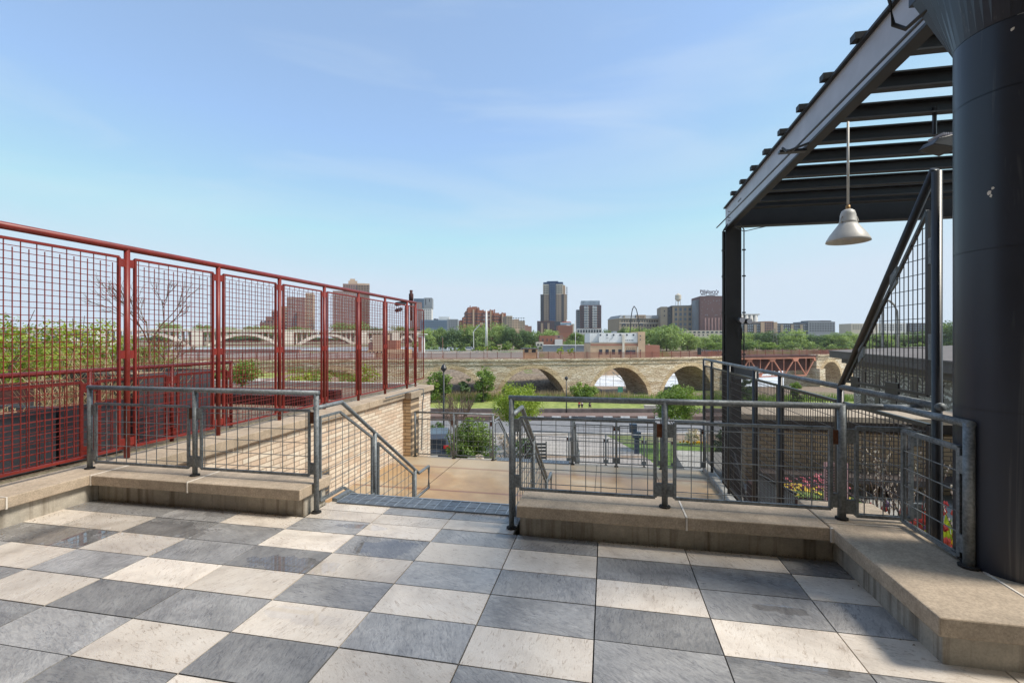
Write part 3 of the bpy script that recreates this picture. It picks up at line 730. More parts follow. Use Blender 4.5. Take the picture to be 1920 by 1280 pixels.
# flared capital: round below, square above
b = MB(); n = 48; ring0 = []; ring1 = []; hs = .34
for j in range(n):
    a = 2 * pi * j / n + pi / 4; ring0.append(Vector((cc[0] + cr * cos(a), cc[1] + cr * sin(a), 3.168)))
uu, vv = UV(*cc)
for j in range(n):
    a = 2 * pi * j / n + pi / 4; c_, s_ = cos(a + A), sin(a + A); k = 1 / max(abs(c_), abs(s_))
    ring1.append(P(uu + hs * c_ * k, vv + hs * s_ * k, 3.60))
for j in range(n):
    k = (j + 1) % n; b.face([ring0[j], ring0[k], ring1[k], ring1[j]])
o = b.build('capital', M['column'], t, smooth=False)
for zc, ac, rc in ((2.28, 200, .013), (2.30, 203, .008), (2.262, 201.5, .007), (3.10, 219, .010)):
    b = MB(); a0 = radians(ac); nn_ = 9; c_0 = Vector((cc[0] + (cr + .0015) * cos(a0), cc[1] + (cr + .0015) * sin(a0), zc)); tx = Vector((-sin(a0), cos(a0), 0))
    b.face([c_0 + tx * rc * U(.5, 1.2) * cos(2 * pi * q / nn_) + Vector((0, 0, rc * U(.6, 1.5) * sin(2 * pi * q / nn_))) for q in range(nn_)]); b.build('paint_chip', M['mortar'], t)
b = MB(P); b.box(uu - hs, uu + hs, vv - hs, vv + hs, 3.603, 3.9); b.box(uu - .2, uu + .2, vv - hs - 2, vv - hs - .002, 3.62, 3.9); b.build('capital_block', M['column'], t, bevel=.006)
b = MB(P); b.tube([(uu - .33, vv + .42, 4.1), (uu - .40, vv + .43, 3.75), (uu - .38, vv + .42, 3.56), (uu - .33, vv + .38, 3.50), (uu - .28, vv + .1, 3.52), (uu - .38, vv - .3, 3.62), (uu - .38, vv - 1.5, 3.64)], .014, 8)
b.build('conduit', M['pframe'], t, smooth=True)
# coping ring round the column foot
b = MB(P); b.box(2.002, 3.2, 2.984, 3.3, .16, .248)
tag(b.build('column_kerb', M['coping'], bevel=.005), kind='structure')

# pendant lamp
lx, ly = at(1590, 4.6).x, 4.6
t = thing('pendant_lamp', Vector((lx, ly, 2.44)), 'cream bell shaped pendant lamp hanging on a rod from the pergola beam', 'lamp')
M['cream'] = simple('aged_cream_enamel', (.50, .48, .445), .45, 0, .12, 10)
M['brass'] = simple('old_brass', (.35, .2, .08), .5, .6, .2, 20)
b = MB(); b.tube([(lx, ly, 2.80), (lx, ly, 3.63)], .011, 8); b.build('rod', M['cream'], t, smooth=True)
b = MB(); b.tube([(lx, ly, 2.765), (lx, ly, 2.81)], .02, 8); b.build('coupling', M['brass'], t, smooth=True)
b = MB(); b.lathe((lx, ly), [(.0, 2.775), (.035, 2.77), (.055, 2.755), (.066, 2.72), (.070, 2.66), (.074, 2.655), (.074, 2.64), (.07, 2.635)], 32); b.build('housing', M['cream'], t, smooth=True)
b = MB(); b.lathe((lx, ly), [(.068, 2.636), (.078, 2.632), (.10, 2.60), (.15, 2.53), (.182, 2.475), (.187, 2.455), (.180, 2.455), (.15, 2.515), (.09, 2.60), (.0, 2.61)], 40); b.build('shade', M['cream'], t, smooth=True)
b = MB(); b.lathe((lx, ly), [(.0, 2.47), (.04, 2.48), (.055, 2.51), (.04, 2.56), (.02, 2.60)], 16); b.build('bulb', M['web'], t, smooth=True)
b = MB(); b.tube([(lx - .07, ly - .02, 2.70), (lx - .085, ly - .02, 2.66), (lx - .075, ly - .02, 2.63)], .006, 6); b.tube([(lx + .07, ly - .02, 2.70), (lx + .085, ly - .02, 2.66), (lx + .075, ly - .02, 2.63)], .006, 6); b.build('clip', M['cream'], t)
# flood light under the joists next to the column
p0 = at(1768, 5.0, 3.62)
t = thing('floodlight', p0, 'black finned floodlight fixed under the pergola joists beside the column', 'light')
b = MB(); b.hexa([p0 + Vector(q) for q in ((-.10, 0, -.04), (.14, -.05, -.10), (.14, .2, -.10), (-.10, .2, -.04), (-.04, 0, .03), (.14, -.02, .07), (.14, .2, .07), (-.04, .2, .03))]); b.build('housing', M['black'], t, bevel=.01)
b = MB()
for k in range(6): b.hexa([p0 + Vector((.0 + k * .024 + dx, dy, .055 + dz)) for dz in (0, .025) for dx, dy in ((0, -.01), (.008, -.01), (.008, .18), (0, .18))])
b.build('cooling_fin', M['web'], t)
b = MB(); b.tube([p0 + Vector((0, .1, .1)), p0 + Vector((0, .1, .4))], .02, 6, frame=False); b.build('bracket', M['black'], t)

# unseen building behind the camera, placed and sized to darken camera-facing walls
t = thing('rear_shading_building', P(0, -5, 0), 'unseen brown brick building behind the terrace, placed to darken camera-facing walls', 'building')
b = MB(P); b.box(-9, 6, -9, -1.1, -5, 13); b.build('wall', M['brick_dark'], t)
b = MB(P); b.box(-9.1, 6.1, -9, -1.0, 13, 13.4); b.build('roof_slab', M['coping'], t)
exec("pass")
# ------------------------------------------------------------------ ground, street, river
def gz(X, Y):
    """height of the land"""
    if Y < 26: z = -5.0
    elif Y < 74: z = -5.0 - (Y - 26) * .0958
    else: z = -9.6
    u, v = UV(X, Y)
    if u < -4.9: pass
    # mound behind the left arches of the bridge
    z += 4.6 * math.exp(-((X + 6) / 13.0) ** 4) * math.exp(-((Y - 108) / 9.0) ** 2)
    z += 5.2 * math.exp(-((X + 45) / 22.0) ** 4) * math.exp(-((Y - 80) / 26.0) ** 2) * (1 if Y > 0 else 0)
    if X < 20 and Y > 88:
        w_ = min(1, max(0, (19 - X) / 5.0)); w_ = w_ * w_ * (3 - 2 * w_)
        tgt = -9.6 + 3.3 * min(1, max(0, (Y - 92) / 10.0)) + 2.4 * min(1, max(0, (Y - 108) / 6.0))
        z = z * (1 - w_) + max(z, tgt) * w_
    if Y > 106:
        edge = 112 + 24 * min(1, max(0, (19 - X) / 5.0)) - .03 * X
        k = min(1, max(0, (Y - edge) / 8.0)); k = k * k * (3 - 2 * k); z = z * (1 - k) + (-16) * k
    fb = 214 + .05 * abs(X)
    if Y > fb:
        k = min(1, (Y - fb) / 6.0); k = k * k * (3 - 2 * k); z = -16 * (1 - k) + (-4.3 + min(7.0, max(0, (Y - 320) * .02))) * k
    return z
def grid(name, xs, ys, f, mat, kind='structure', cols_=None):
    b = MB(); nx = len(xs)
    for y in ys:
        for x in xs: b.v.append((x, y, f(x, y)))
    for j in range(len(ys) - 1):
        for i in range(nx - 1):
            a = j * nx + i; b.f.append((a, a + 1, a + nx + 1, a + nx)); b.m.append(0)
    return tag(b.build(name, mat, smooth=True), kind=kind)
def lin(a, b, n): return [a + (b - a) * i / (n - 1) for i in range(n)]
M['ground'] = simple('bare_brown_earth', (.13, .09, .06), .95, 0, .35, 2.0, c2=(.33, .26, .19), bmp=.5)
def scrub_mat():
    m, t, p = newmat('earth_and_grass'); v = coords(t)
    n1 = noise(t, v, .05, 5, .6); n2 = noise(t, v, 2.5, 6, .7)
    g = ramp(t, n2, [(.3, (.07, .10, .02)), (.7, (.17, .20, .06))]); e = ramp(t, n2, [(.3, (.12, .08, .055)), (.7, (.34, .26, .19))])
    t.links.new(mix(t, ramp(t, n1, [(.5, 0), (.6, 1)]), e, g), p.inputs['Base Color']); p.inputs['Roughness'].default_value = .95
    bump(t, p, n2, .6, .05)
    return m
M['scrub'] = scrub_mat()
xs = lin(-900, -140, 12) + lin(-120, 140, 105) + lin(170, 900, 12)
ys = lin(-40, 26, 12) + lin(28, 130, 62) + lin(135, 240, 36) + lin(260, 700, 14) + [780, 880, 980]
grid('ground', xs, ys, gz, M['scrub'])
M['asphalt'] = simple('grey_asphalt', (.17, .165, .165), .8, 0, .15, 1.5, c2=(.25, .24, .24), bmp=.15)
M['plaza'] = brick_mat('pale_plaza_paving', (.42, .38, .34), (.36, .32, .29), (.28, .25, .22), bw=1.2, bh=.6, order='xy0', ms=.02, patch=.35)
M['brickpave'] = brick_mat('brown_brick_paving', (.24, .15, .115), (.19, .12, .10), (.16, .12, .10), bw=.4, bh=.2, order='xy0', ms=.02)
M['lawn'] = simple('lawn_grass', (.07, .13, .015), .9, 0, .4, 3.5, c2=(.15, .24, .03), bmp=.6, detail=8)
M['lawn2'] = simple('dry_lawn_grass', (.17, .23, .04), .9, 0, .3, 1.2, c2=(.36, .40, .11), bmp=.6, detail=8)
M['kerb'] = simple('pale_kerb_stone', (.45, .41, .36), .8, 0, .2, 3)
def sheet(name, x0, x1, y0, y1, lift, mat, nx=24, ny=14, skew=0):
    return grid(name, lin(x0, x1, nx), lin(y0, y1, ny), lambda x, y: gz(x, y) + lift, mat)
sheet('plaza', -4, 7.4, 15.5, 37, .02, M['plaza'])
sheet('side_lawn', 7.4, 13, 17, 32, .024, M['lawn'])
sheet('planting_bed', -9, -4, 12.5, 24, .03, M['soil'])
sheet('road', -60, 60, 37, 52, .02, M['asphalt'])
sheet('side_road', -12, -4, 24, 37, .024, M['asphalt'])
sheet('brick_pavement', -60, 60, 52.2, 66, .02, M['brickpave'])
sheet('riverside_path', -70, 70, 68, 73, .028, M['kerb'])
grid('gravel_bank', lin(-60, 19, 50), lin(88, 140, 40), lambda x, y: gz(x, y) + .05, M['ground'])
sheet('riverside_lawn', -70, 70, 73.3, 84, .04, M['lawn2'])
def ribbon(name, x0, x1, y0, y1, h, mat):
    b = MB(); xs = lin(x0, x1, 20)
    for a, c in zip(xs[:-1], xs[1:]):
        za, zc = gz(a, y0), gz(c, y0)
        b.hexa([Vector((a, y0, za - .2)), Vector((c, y0, zc - .2)), Vector((c, y1, zc - .2)), Vector((a, y1, za - .2)), Vector((a, y0, za + h)), Vector((c, y0, zc + h)), Vector((c, y1, zc + h)), Vector((a, y1, za + h))])
    return tag(b.build(name, mat), kind='structure')
ribbon('kerb', -60, 60, 36.8, 37.1, .16, M['kerb'])
ribbon('far_kerb', -60, 60, 51.9, 52.2, .5, M['brickpave'])
ribbon('lawn_edge', -70, 70, 66.3, 66.8, .55, simple('dark_stone_edge', (.16, .13, .12), .9, 0, .3, 1))
ribbon('path_kerb', -70, 70, 73.0, 73.3, .18, M['kerb'])
b = MB()
for k in range(9):
    x = 2.5 + k * 1.9
    z = gz(x, 51.8); b.box(x, x + 1.0, 51.75, 51.88, z + .2, z + .48)
tag(b.build('painted_kerb_marks', simple('white_paint', (.75, .74, .72), .6)), kind='structure')
def water_mat():
    m, t, p = newmat('river_water'); v = coords(t)
    n1 = noise(t, v, .5, 8, .75, 1.0, (.16, 1.6, 1)); n2 = noise(t, v, 3, 6, .7)
    f = ramp(t, n1, [(.42, 0), (.53, 1)])
    t.links.new(mix(t, f, (.10, .11, .10), (.86, .87, .9)), p.inputs['Base Color']); t.links.new(mix(t, f, (.12, .12, .12), (.6, .6, .6)), p.inputs['Roughness'])
    bump(t, p, math_(t, 'ADD', n1, math_(t, 'MULTIPLY', n2, .3)), .8, .3); return m
M['water'] = water_mat()
grid('river', lin(-900, 900, 30), lin(113, 224, 6), lambda x, y: -13.0, M['water'])
# upstream pool with its lock wall, left
M['pool'] = simple('pale_river_pool', (.34, .36, .37), .25, 0, .2, .2, stretch=(.2, 1, 1))
grid('upstream_pool', lin(-900, -30, 20), lin(226, 480, 6), lambda x, y: -4.0 + .0, M['pool'])

# ------------------------------------------------------------------ vegetation
def rnd_dir():
    z = U(-1, 1); a = U(0, 2 * pi); r = sqrt(1 - z * z); return Vector((r * cos(a), r * sin(a), z))
def crown(b, c, rad, n_cl, n_leaf, leaf, squash=.85, low=-.35, hollow=.5):
    """many small leaf faces spread through uneven clumps"""
    b.c = b.c if b.c is not None else []
    for _ in range(n_cl):
        d = rnd_dir()
        if d.z < low: d.z = -d.z * .5
        q = c + Vector((d.x * rad[0], d.y * rad[1], d.z * rad[2])) * U(hollow, .92)
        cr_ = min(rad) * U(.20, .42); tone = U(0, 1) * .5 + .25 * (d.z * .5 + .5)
        for _ in range(n_leaf):
            e = rnd_dir() * cr_ * (R() ** .45); p = q + Vector((e.x * 1.15, e.y * 1.15, e.z * squash))
            nrm = (rnd_dir() + Vector((0, 0, .5)) + e.normalized() * .6).normalized()
            t1 = nrm.cross(rnd_dir()).normalized(); t2 = nrm.cross(t1)
            l = leaf * U(.6, 1.3); w = l * U(.45, .7)
            b.face([p - t1 * l * .5, p - t2 * w * .45, p + t1 * l * .5, p + t2 * w * .45]); b.c.append((min(1, max(0, tone + U(-.2, .2))), R(), 0, 1))
def limb(b, p, d, r, l, depth, spread=.6, kids_=3, taper=.62):
    q = p + d * l; m_ = p + d * l * .5 + rnd_dir() * l * .05
    b.tube([p, m_, q], [r, r * .82, r * .66], 5 if depth else 4, caps=False, frame=False)
    if depth <= 0: return
    for k in range(kids_):
        nd = (d + rnd_dir() * spread + Vector((0, 0, .15))).normalized()
        limb(b, p + d * l * U(.55, 1.0), nd, r * taper, l * U(.62, .85), depth - 1, spread, kids_, taper)
def make_tree(h, rad, trunk_h, n_cl, n_leaf, leaf, mat, loc=Vector((0, 0, 0)), name='tree', r0=None, multi=1, low=-.35):
    t = bpy.data.objects.new(name, None); t.location = loc; COL.objects.link(t)
    b = MB(); r0 = r0 or h * .022
    for k in range(multi):
        off = Vector((U(-.1, .1), U(-.1, .1), 0)) * (multi > 1) * h * .3
        d = (Vector((0, 0, 1)) + rnd_dir() * .12 * (1 + (multi > 1))).normalized()
        p = loc + off - Vector((0, 0, .3)); top = p + d * (trunk_h + .3)
        b.tube([p, (p + top) / 2 + rnd_dir() * .02 * h, top], [r0, r0 * .8, r0 * .68], 7, frame=False)
        for _ in range(4): limb(b, top - d * U(0, .2) * trunk_h, (d + rnd_dir() * .7).normalized(), r0 * .5, (h - trunk_h) * .36, 1, .6, 3)
    b.build('trunk', M['bark'], t)
    b = MB(); c = loc + Vector((0, 0, h - rad[2]))
    crown(b, c, rad, n_cl, n_leaf, leaf, low=low, hollow=.35 if low < -.85 else .5); b.build('crown', mat, t)
    return t
# prototypes for the far bank
far_protos = []
for k, mt in enumerate(('leaf_far', 'leaf_far', 'leaf_dark', 'leaf', 'leaf_far')):
    far_protos.append(make_tree(10, (5.4 + U(-.5, .8), 5.2, 5.0), 1.8, 64, 80, .66, M[mt], Vector((-3000 - k * 20, -3000, 0)), 'tree', low=-.9))
proto_used = set(); proto_kids = {i: kids(p) for i, p in enumerate(far_protos)}
def far_tree(px, Y, ytop, wpx, k, label, group=None, name='tree', ybase=None):
    z0 = gz(at(px, Y).x, Y); H = zt(ytop, Y) - z0; W = wpx / 880.0 * Y
    p = far_protos[k]
    if k not in proto_used: proto_used.add(k); o = p
    else: o = dup(p, None, proto_kids[k])
    o.name = name
    o.location = at(px, Y, z0); o.scale = (W / 9.6, W / 9.6, H / 10.0); o.rotation_euler = (0, 0, U(0, 6.28))
    return tag(o, label, 'tree', group)
kinds = {0: 'mid green', 1: 'pale green', 2: 'dark green', 3: 'bright green', 4: 'soft green'}
def tree_row(lst, where, group):
    for i, (px, Y, yt, w, k) in enumerate(lst):
        far_tree(px, Y, yt, w, k, '%s tree %s, %s' % (kinds[k], where, ordinal(i, len(lst))), group)
ORD = ['first', 'second', 'third', 'fourth', 'fifth', 'sixth', 'seventh', 'eighth', 'ninth', 'tenth', 'eleventh', 'twelfth', 'thirteenth', 'fourteenth', 'fifteenth', 'sixteenth', 'seventeenth', 'eighteenth', 'nineteenth', 'twentieth']
def ordinal(i, n): return 'leftmost' if i == 0 else 'rightmost' if i == n - 1 else ORD[i] + ' from left'
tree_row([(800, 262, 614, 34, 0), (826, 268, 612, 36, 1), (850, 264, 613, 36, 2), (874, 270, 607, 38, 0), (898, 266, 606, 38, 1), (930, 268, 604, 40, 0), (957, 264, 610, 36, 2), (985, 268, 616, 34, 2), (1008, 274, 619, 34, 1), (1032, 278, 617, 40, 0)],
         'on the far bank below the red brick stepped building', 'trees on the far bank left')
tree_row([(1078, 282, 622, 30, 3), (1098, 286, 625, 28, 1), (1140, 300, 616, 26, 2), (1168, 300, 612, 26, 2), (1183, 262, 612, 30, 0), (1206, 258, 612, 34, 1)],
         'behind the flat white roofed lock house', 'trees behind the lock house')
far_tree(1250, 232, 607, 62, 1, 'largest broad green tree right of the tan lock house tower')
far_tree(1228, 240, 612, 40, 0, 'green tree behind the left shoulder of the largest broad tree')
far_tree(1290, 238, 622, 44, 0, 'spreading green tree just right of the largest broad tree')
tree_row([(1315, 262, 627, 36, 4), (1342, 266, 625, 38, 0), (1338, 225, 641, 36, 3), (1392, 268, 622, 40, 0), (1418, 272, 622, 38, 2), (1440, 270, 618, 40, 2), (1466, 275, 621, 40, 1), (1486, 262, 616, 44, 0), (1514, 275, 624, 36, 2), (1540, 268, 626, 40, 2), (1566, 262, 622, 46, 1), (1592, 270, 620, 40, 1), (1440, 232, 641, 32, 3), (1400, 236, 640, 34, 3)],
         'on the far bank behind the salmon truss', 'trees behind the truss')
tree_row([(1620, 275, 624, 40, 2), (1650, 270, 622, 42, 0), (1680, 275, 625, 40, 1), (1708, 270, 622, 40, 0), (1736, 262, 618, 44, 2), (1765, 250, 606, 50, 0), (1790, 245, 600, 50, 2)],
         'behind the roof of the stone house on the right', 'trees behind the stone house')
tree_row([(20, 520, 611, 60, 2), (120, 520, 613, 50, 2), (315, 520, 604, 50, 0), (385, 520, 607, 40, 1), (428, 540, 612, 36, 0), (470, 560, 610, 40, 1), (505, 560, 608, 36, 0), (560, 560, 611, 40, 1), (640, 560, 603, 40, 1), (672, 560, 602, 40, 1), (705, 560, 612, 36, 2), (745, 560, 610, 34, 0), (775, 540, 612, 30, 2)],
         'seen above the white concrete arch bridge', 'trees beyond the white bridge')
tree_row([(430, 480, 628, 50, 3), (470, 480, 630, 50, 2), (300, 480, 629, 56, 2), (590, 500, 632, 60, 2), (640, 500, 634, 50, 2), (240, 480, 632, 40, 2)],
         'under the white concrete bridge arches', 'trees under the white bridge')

b = MB(); b.c = []
for _ in range(300):
    px = U(780, 1830); Y = U(238, 300)
    if 1100 < px < 1212 and Y < 262: continue
    if px < 1000: Y = U(252, 300)
    c = at(px, Y, gz(at(px, Y).x, Y) + U(1.2, 3.2)); r = U(2.6, 4.6)
    crown(b, c, (r, r * .8, r * .75), 9, 42, .75, low=-1, hollow=.3)
tag(b.build('far_wood', M['leaf_far']), 'mass of undergrowth and small trees filling the far river bank', 'wood', kind='stuff')
# low shrubs and hedges by the bridge
def shrub(label, px, Y, ytop, wpx, mat, n_cl=26, n_leaf=60, leaf=None, z0=None, stems=True, name='shrub', ry=None, group=None):
    z0 = gz(at(px, Y).x, Y) if z0 is None else z0; H = zt(ytop, Y) - z0; W = wpx / 880.0 * Y
    leaf = leaf or max(.05, H * .05)
    t = thing(name, at(px, Y, z0), label, 'shrub', group)
    b = MB(); c = at(px, Y, z0 + H * .52)
    crown(b, c, (W / 2, (ry or W * .45), H * .5), n_cl, n_leaf, leaf, low=-1, hollow=.25); b.build('leaves', M[mat], t)
    if stems:
        b = MB()
        for _ in range(5):
            a = rnd_dir(); b.tube([at(px, Y, z0 - .1) + Vector((a.x, a.y, 0)) * .08 * W, at(px, Y, z0 + H * .6) + Vector((a.x * W * .3, a.y * W * .3, 0))], [H * .015, H * .008], 5, frame=False)
        b.build('stem', M['bark'], t)
    return t
shrub('tall loose green bush in front of the leftmost stone arch', 828, 82, 690, 46, 'leaf', 40, 60, .42)
shrub('low green bush beside the end of the cream wall under the bridge', 806, 80, 706, 34, 'leaf', 26, 60, .4)
shrub('rounded bright green bush on the pier between the two left arches', 907, 83, 690, 48, 'leaf', 46, 60, .42)
shrub('dark green bush on the mound inside the leftmost arch', 872, 88, 707, 26, 'leaf_dark', 20, 50, .4)
shrub('broad low green bush at the foot of the bridge near the lamp post', 1095, 84, 717, 56, 'leaf', 50, 70, .4)
shrub('green bush in front of the arch right of the river view', 1272, 60, 717, 50, 'leaf', 46, 70, .28)
shrub('dense green bush seen through the black fence beside the pergola post', 1398, 62, 696, 34, 'leaf_dark', 40, 70, .3)
shrub('light green bush behind the black fence below the truss', 1494, 60, 712, 30, 'leaf', 30, 70, .3)
for i, (px, yt) in enumerate(((950, 645), (900, 650), (1000, 646), (925, 648), (860, 652))):
    shrub('yellow green bush on the riverbank behind the bridge railing, %s' % ordinal(i, 9), px, 226, yt, 46, 'leaf_lime' if i % 2 else 'leaf', 20, 50, .9, group='bushes behind the bridge railing')
for px, yt in ((1050, 650), (1070, 652)):
    shrub('small lime bush against the grey river wall, %s one' % ('left' if px < 1060 else 'right'), px, 215, yt, 16, 'leaf_lime', 12, 50, .5, z0=-6)

# tall grass at the foot of the bridge (uncountable)
b = MB(); b.c = []
for _ in range(9000):
    x = U(-40, 62); y = U(83.5, 87.5); z = gz(x, y); h = U(.5, 1.5); q = Vector((x, y, z)); w = Vector((U(-.09, .09), U(-.05, .05), 0))
    b.face([q - w, q + w, q + Vector((U(-.3, .3), U(-.2, .2), h))]); b.c.append((R(), R(), 0, 1))
tag(b.build('tall_grass', M['leaf']), 'strip of tall grass at the foot of the stone bridge', 'grass', kind='stuff')
b = MB(); b.c = []
for _ in range(5000):
    x = U(-30, 22); y = U(85, 88.5); z = gz(x, y); h = U(.8, 1.9); q = Vector((x, y, z)); w = Vector((U(-.08, .08), U(-.05, .05), 0))
    b.face([q - w, q + w, q + Vector((U(-.5, .5), U(-.2, .2), h))]); b.c.append((R(), R(), 0, 1))
tag(b.build('dry_reeds', M['straw']), 'pale dry reeds against the bridge piers', 'grass', kind='stuff')

# street side trees and shrubs near the landing
def near_tree(label, px, Y, ytop, wpx, trunk, mat, leaf=.13, n_cl=44, n_leaf=110, name='tree'):
    z0 = gz(at(px, Y).x, Y); H = zt(ytop, Y) - z0; W = wpx / 880.0 * Y
    t = make_tree(H, (W / 2, W / 2, (H - trunk) / 2), trunk, n_cl, n_leaf, leaf, M[mat], at(px, Y, z0), name, r0=.07, low=-.8)
    return tag(t, label, 'tree')
near_tree('young lime green street tree behind the left end of the long railing', 975, 29, 716, 92, 1.3, 'leaf_lime', n_cl=70)
near_tree('young green street tree on the side lawn seen right of the railing post', 1266, 28, 722, 84, 1.5, 'leaf', n_cl=64)
shrub('dense green shrub behind the far railing next to the parked car', 882, 17.5, 772, 92, 'leaf', 190, 110, .10)
shrub('pale blossoming shrub right of the green shrub at the stair foot', 905, 15.2, 846, 40, 'petal_white', 30, 60, .07, z0=-4)
shrub('pale blossoming shrub below the lime green street tree', 955, 27, 803, 44, 'petal_white', 30, 60, .12)
shrub('dark round hedge under the lime green street tree', 985, 26, 822, 60, 'leaf_dark', 30, 80, .13)
shrub('clipped dark hedge behind the parked car', 816, 31, 790, 60, 'leaf_dark', 30, 80, .14)
shrub('pale blossoming shrub on the side lawn under the young tree', 1300, 31, 800, 40, 'petal_white', 24, 60, .13)
shrub('yellow flowering bed across the side lawn', 1300, 31.5, 826, 70, 'petal_yellow', 26, 60, .12, z0=-5.5, stems=False, ry=.5)
shrub('dark evergreen hedge behind the black fence left end', 1362, 17, 792, 66, 'leaf_dark', 50, 90, .12, z0=-5, ry=.8)
def bare_tree(label, px, Y, z0, ytop, spread=.5, trunk=.35, r=None, depth=4, kidsn=3, mat='twig', name='bare_tree', multi=1):
    H = zt(ytop, Y) - z0; t = thing(name, at(px, Y, z0), label, 'tree')
    b = MB(); p = at(px, Y, z0 - .1); r = r or H * .018
    if multi == 1:
        d = Vector((U(-.05, .05), 0, 1)).normalized(); b.tube([p, p + d * H * trunk], [r, r * .8], 6, frame=False); p = p + d * H * trunk
        for k in range(3): limb(b, p, (Vector((cos(k * 2.1 + .3) * .55, sin(k * 2.1 + .3) * .55, 1))).normalized(), r * .6, H * .22, depth, spread, kidsn, .66)
    else:
        for k in range(multi):
            a = k * 2.4; limb(b, p, Vector((cos(a) * .4, sin(a) * .4, 1)).normalized(), r * .5, H * .33, depth, spread, kidsn, .66)
    b.build('branches', M[mat], t); return t
bare_tree('leafless many stemmed shrub tree beside the black lamp post', 858, 36, gz(-4, 36), 712, .4, depth=3, multi=10, kidsn=3, name='bare_shrub')
bare_tree('slender leafless tree behind the second red fence panel', 284, 8.8, .7, 490, .55, .36, .022, 4, 3)
bare_tree('brown twiggy young tree behind the second red fence panel, right of the slender one', 318, 9.3, .7, 605, .5, .3, .02, 4, 3)

# ------------------------------------------------------------------ planted roof left of the red fence
b = MB(P); b.box(-22, -5.34, -3, 13.2, -5, 0.0); tag(b.build('roof_terrace_gravel', M['gravel']), kind='structure')
b = MB(P); b.box(-22, -5.34, 13.2, 13.5, -5, .16); tag(b.build('roof_parapet', M['kerb']), 'pale parapet at the end of the gravel roof', 'parapet')
b = MB(P)
for v in (9.4, 10.6): b.box(-13, -6.6, v, v + .28, .001, .22)
tag(b.build('dark_roof_curb', M['maroon']), 'long dark brown curbs lying on the gravel roof', 'curb')
def planter(label, u0, u1, v0, v1, h, mat='planter'):
    t = thing('planter_box', P((u0 + u1) / 2, (v0 + v1) / 2, 0), label, 'planter', None)
    b = MB(P); w = .03
    b.box(u0, u1, v0, v0 + w, .02, h); b.box(u0, u1, v1 - w, v1, .02, h); b.box(u0, u0 + w, v0 + w, v1 - w, .02, h); b.box(u1 - w, u1, v0 + w, v1 - w, .02, h)
    b.build('box', M[mat], t)
    b = MB(P); b.box(u0 + w, u1 - w, v0 + w, v1 - w, .0, h - .06); b.build('soil', M['soil'], t)
planter('long dark grey planter box behind the first red fence panel', -7.3, -6.3, 1.2, 4.33, .70)
planter('dark grey planter box next to the leftmost red railing post', -7.3, -6.3, 4.37, 5.15, .70)
planter('tall dark grey planter box behind the second red fence panel', -7.9, -6.5, 5.5, 6.8, 1.0)
planter('maroon planter box full of dry stalks behind the grey boxes', -9.2, -7.95, 4.2, 8.0, .9, 'maroon')
def stalks(label, u0, u1, v0, v1, z, n, h, mat='straw', lean=.5, w=.004):
    b = MB(); b.c = []
    for _ in range(n):
        q = P(U(u0, u1), U(v0, v1), z); d = Vector((U(-lean, lean), U(-lean, lean), 1)).normalized(); l = U(.4, 1) * h; s = Vector((U(-1, 1), U(-1, 1), 0)).normalized() * w
        m_ = q + d * l * .6; e = q + d * l + Vector((U(-.1, .1), U(-.1, .1), -.05))
        b.face([q - s, q + s, m_ + s * .8, m_ - s * .8]); b.face([m_ - s * .8, m_ + s * .8, e]); tt = R(); b.c += [(tt, R(), 0, 1)] * 2
    return tag(b.build('dry_grass', M[mat]), label, 'grass', kind='stuff')
stalks('tangled dry straw grass in the maroon planter', -9.1, -8.0, 4.3, 7.9, .8, 420, 1.0, lean=.8)
stalks('dry straw grass clump behind the second fence panel', -7.2, -6.5, 4.6, 6.2, .6, 500, .8, lean=.9)
stalks('short dry litter on the long grey planter', -7.2, -6.4, 1.3, 4.3, .62, 500, .22, lean=1.5)
def bushUV(label, u, v, z, ru, rv, rz, mat, n_cl, n_leaf, leaf):
    t = thing('shrub', P(u, v, z), label, 'shrub')
    b = MB(); crown(b, P(u, v, z + rz * .9), (ru, rv, rz), n_cl, n_leaf, leaf, low=-1, hollow=.2); b.build('leaves', M[mat], t)
    b = MB()
    for _ in range(7):
        a = rnd_dir(); b.tube([P(u, v, z), P(u + a.x * ru * .6, v + a.y * rv * .6, z + rz * U(1, 1.9))], [.014, .005], 5, frame=False)
    b.build('stem', M['bark'], t)
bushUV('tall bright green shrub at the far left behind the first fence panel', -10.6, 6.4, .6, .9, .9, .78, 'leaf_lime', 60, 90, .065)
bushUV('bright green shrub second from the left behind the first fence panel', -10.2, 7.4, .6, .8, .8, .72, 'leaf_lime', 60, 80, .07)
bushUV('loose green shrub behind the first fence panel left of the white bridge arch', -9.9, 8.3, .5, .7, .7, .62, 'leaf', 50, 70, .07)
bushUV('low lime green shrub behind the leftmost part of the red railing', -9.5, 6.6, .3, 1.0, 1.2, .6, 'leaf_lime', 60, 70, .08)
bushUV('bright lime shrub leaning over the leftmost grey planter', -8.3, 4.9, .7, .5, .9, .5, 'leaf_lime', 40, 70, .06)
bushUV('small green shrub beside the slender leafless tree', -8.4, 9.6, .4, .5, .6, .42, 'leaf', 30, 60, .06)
t = thing('steel_rail', P(-10.5, 5, 0), 'dark brown pipe rail crossing behind the planters at left', 'railing')
b = MB(P)
for z in (.86, 1.0): b.tube([(-13, 9.2, z), (-10.8, 2, z), (-10.5, 0, z)], .03, 8)
b.build('rail', M['maroon'], t)
for v_ in (1.5, 4.5, 7.5):
    b = MB(P); b.tube([(-10.75 - (v_ - 1.5) * .3, v_, 0), (-10.75 - (v_ - 1.5) * .3, v_, 1.0)], .03, 8); b.build('post', M['maroon'], t)
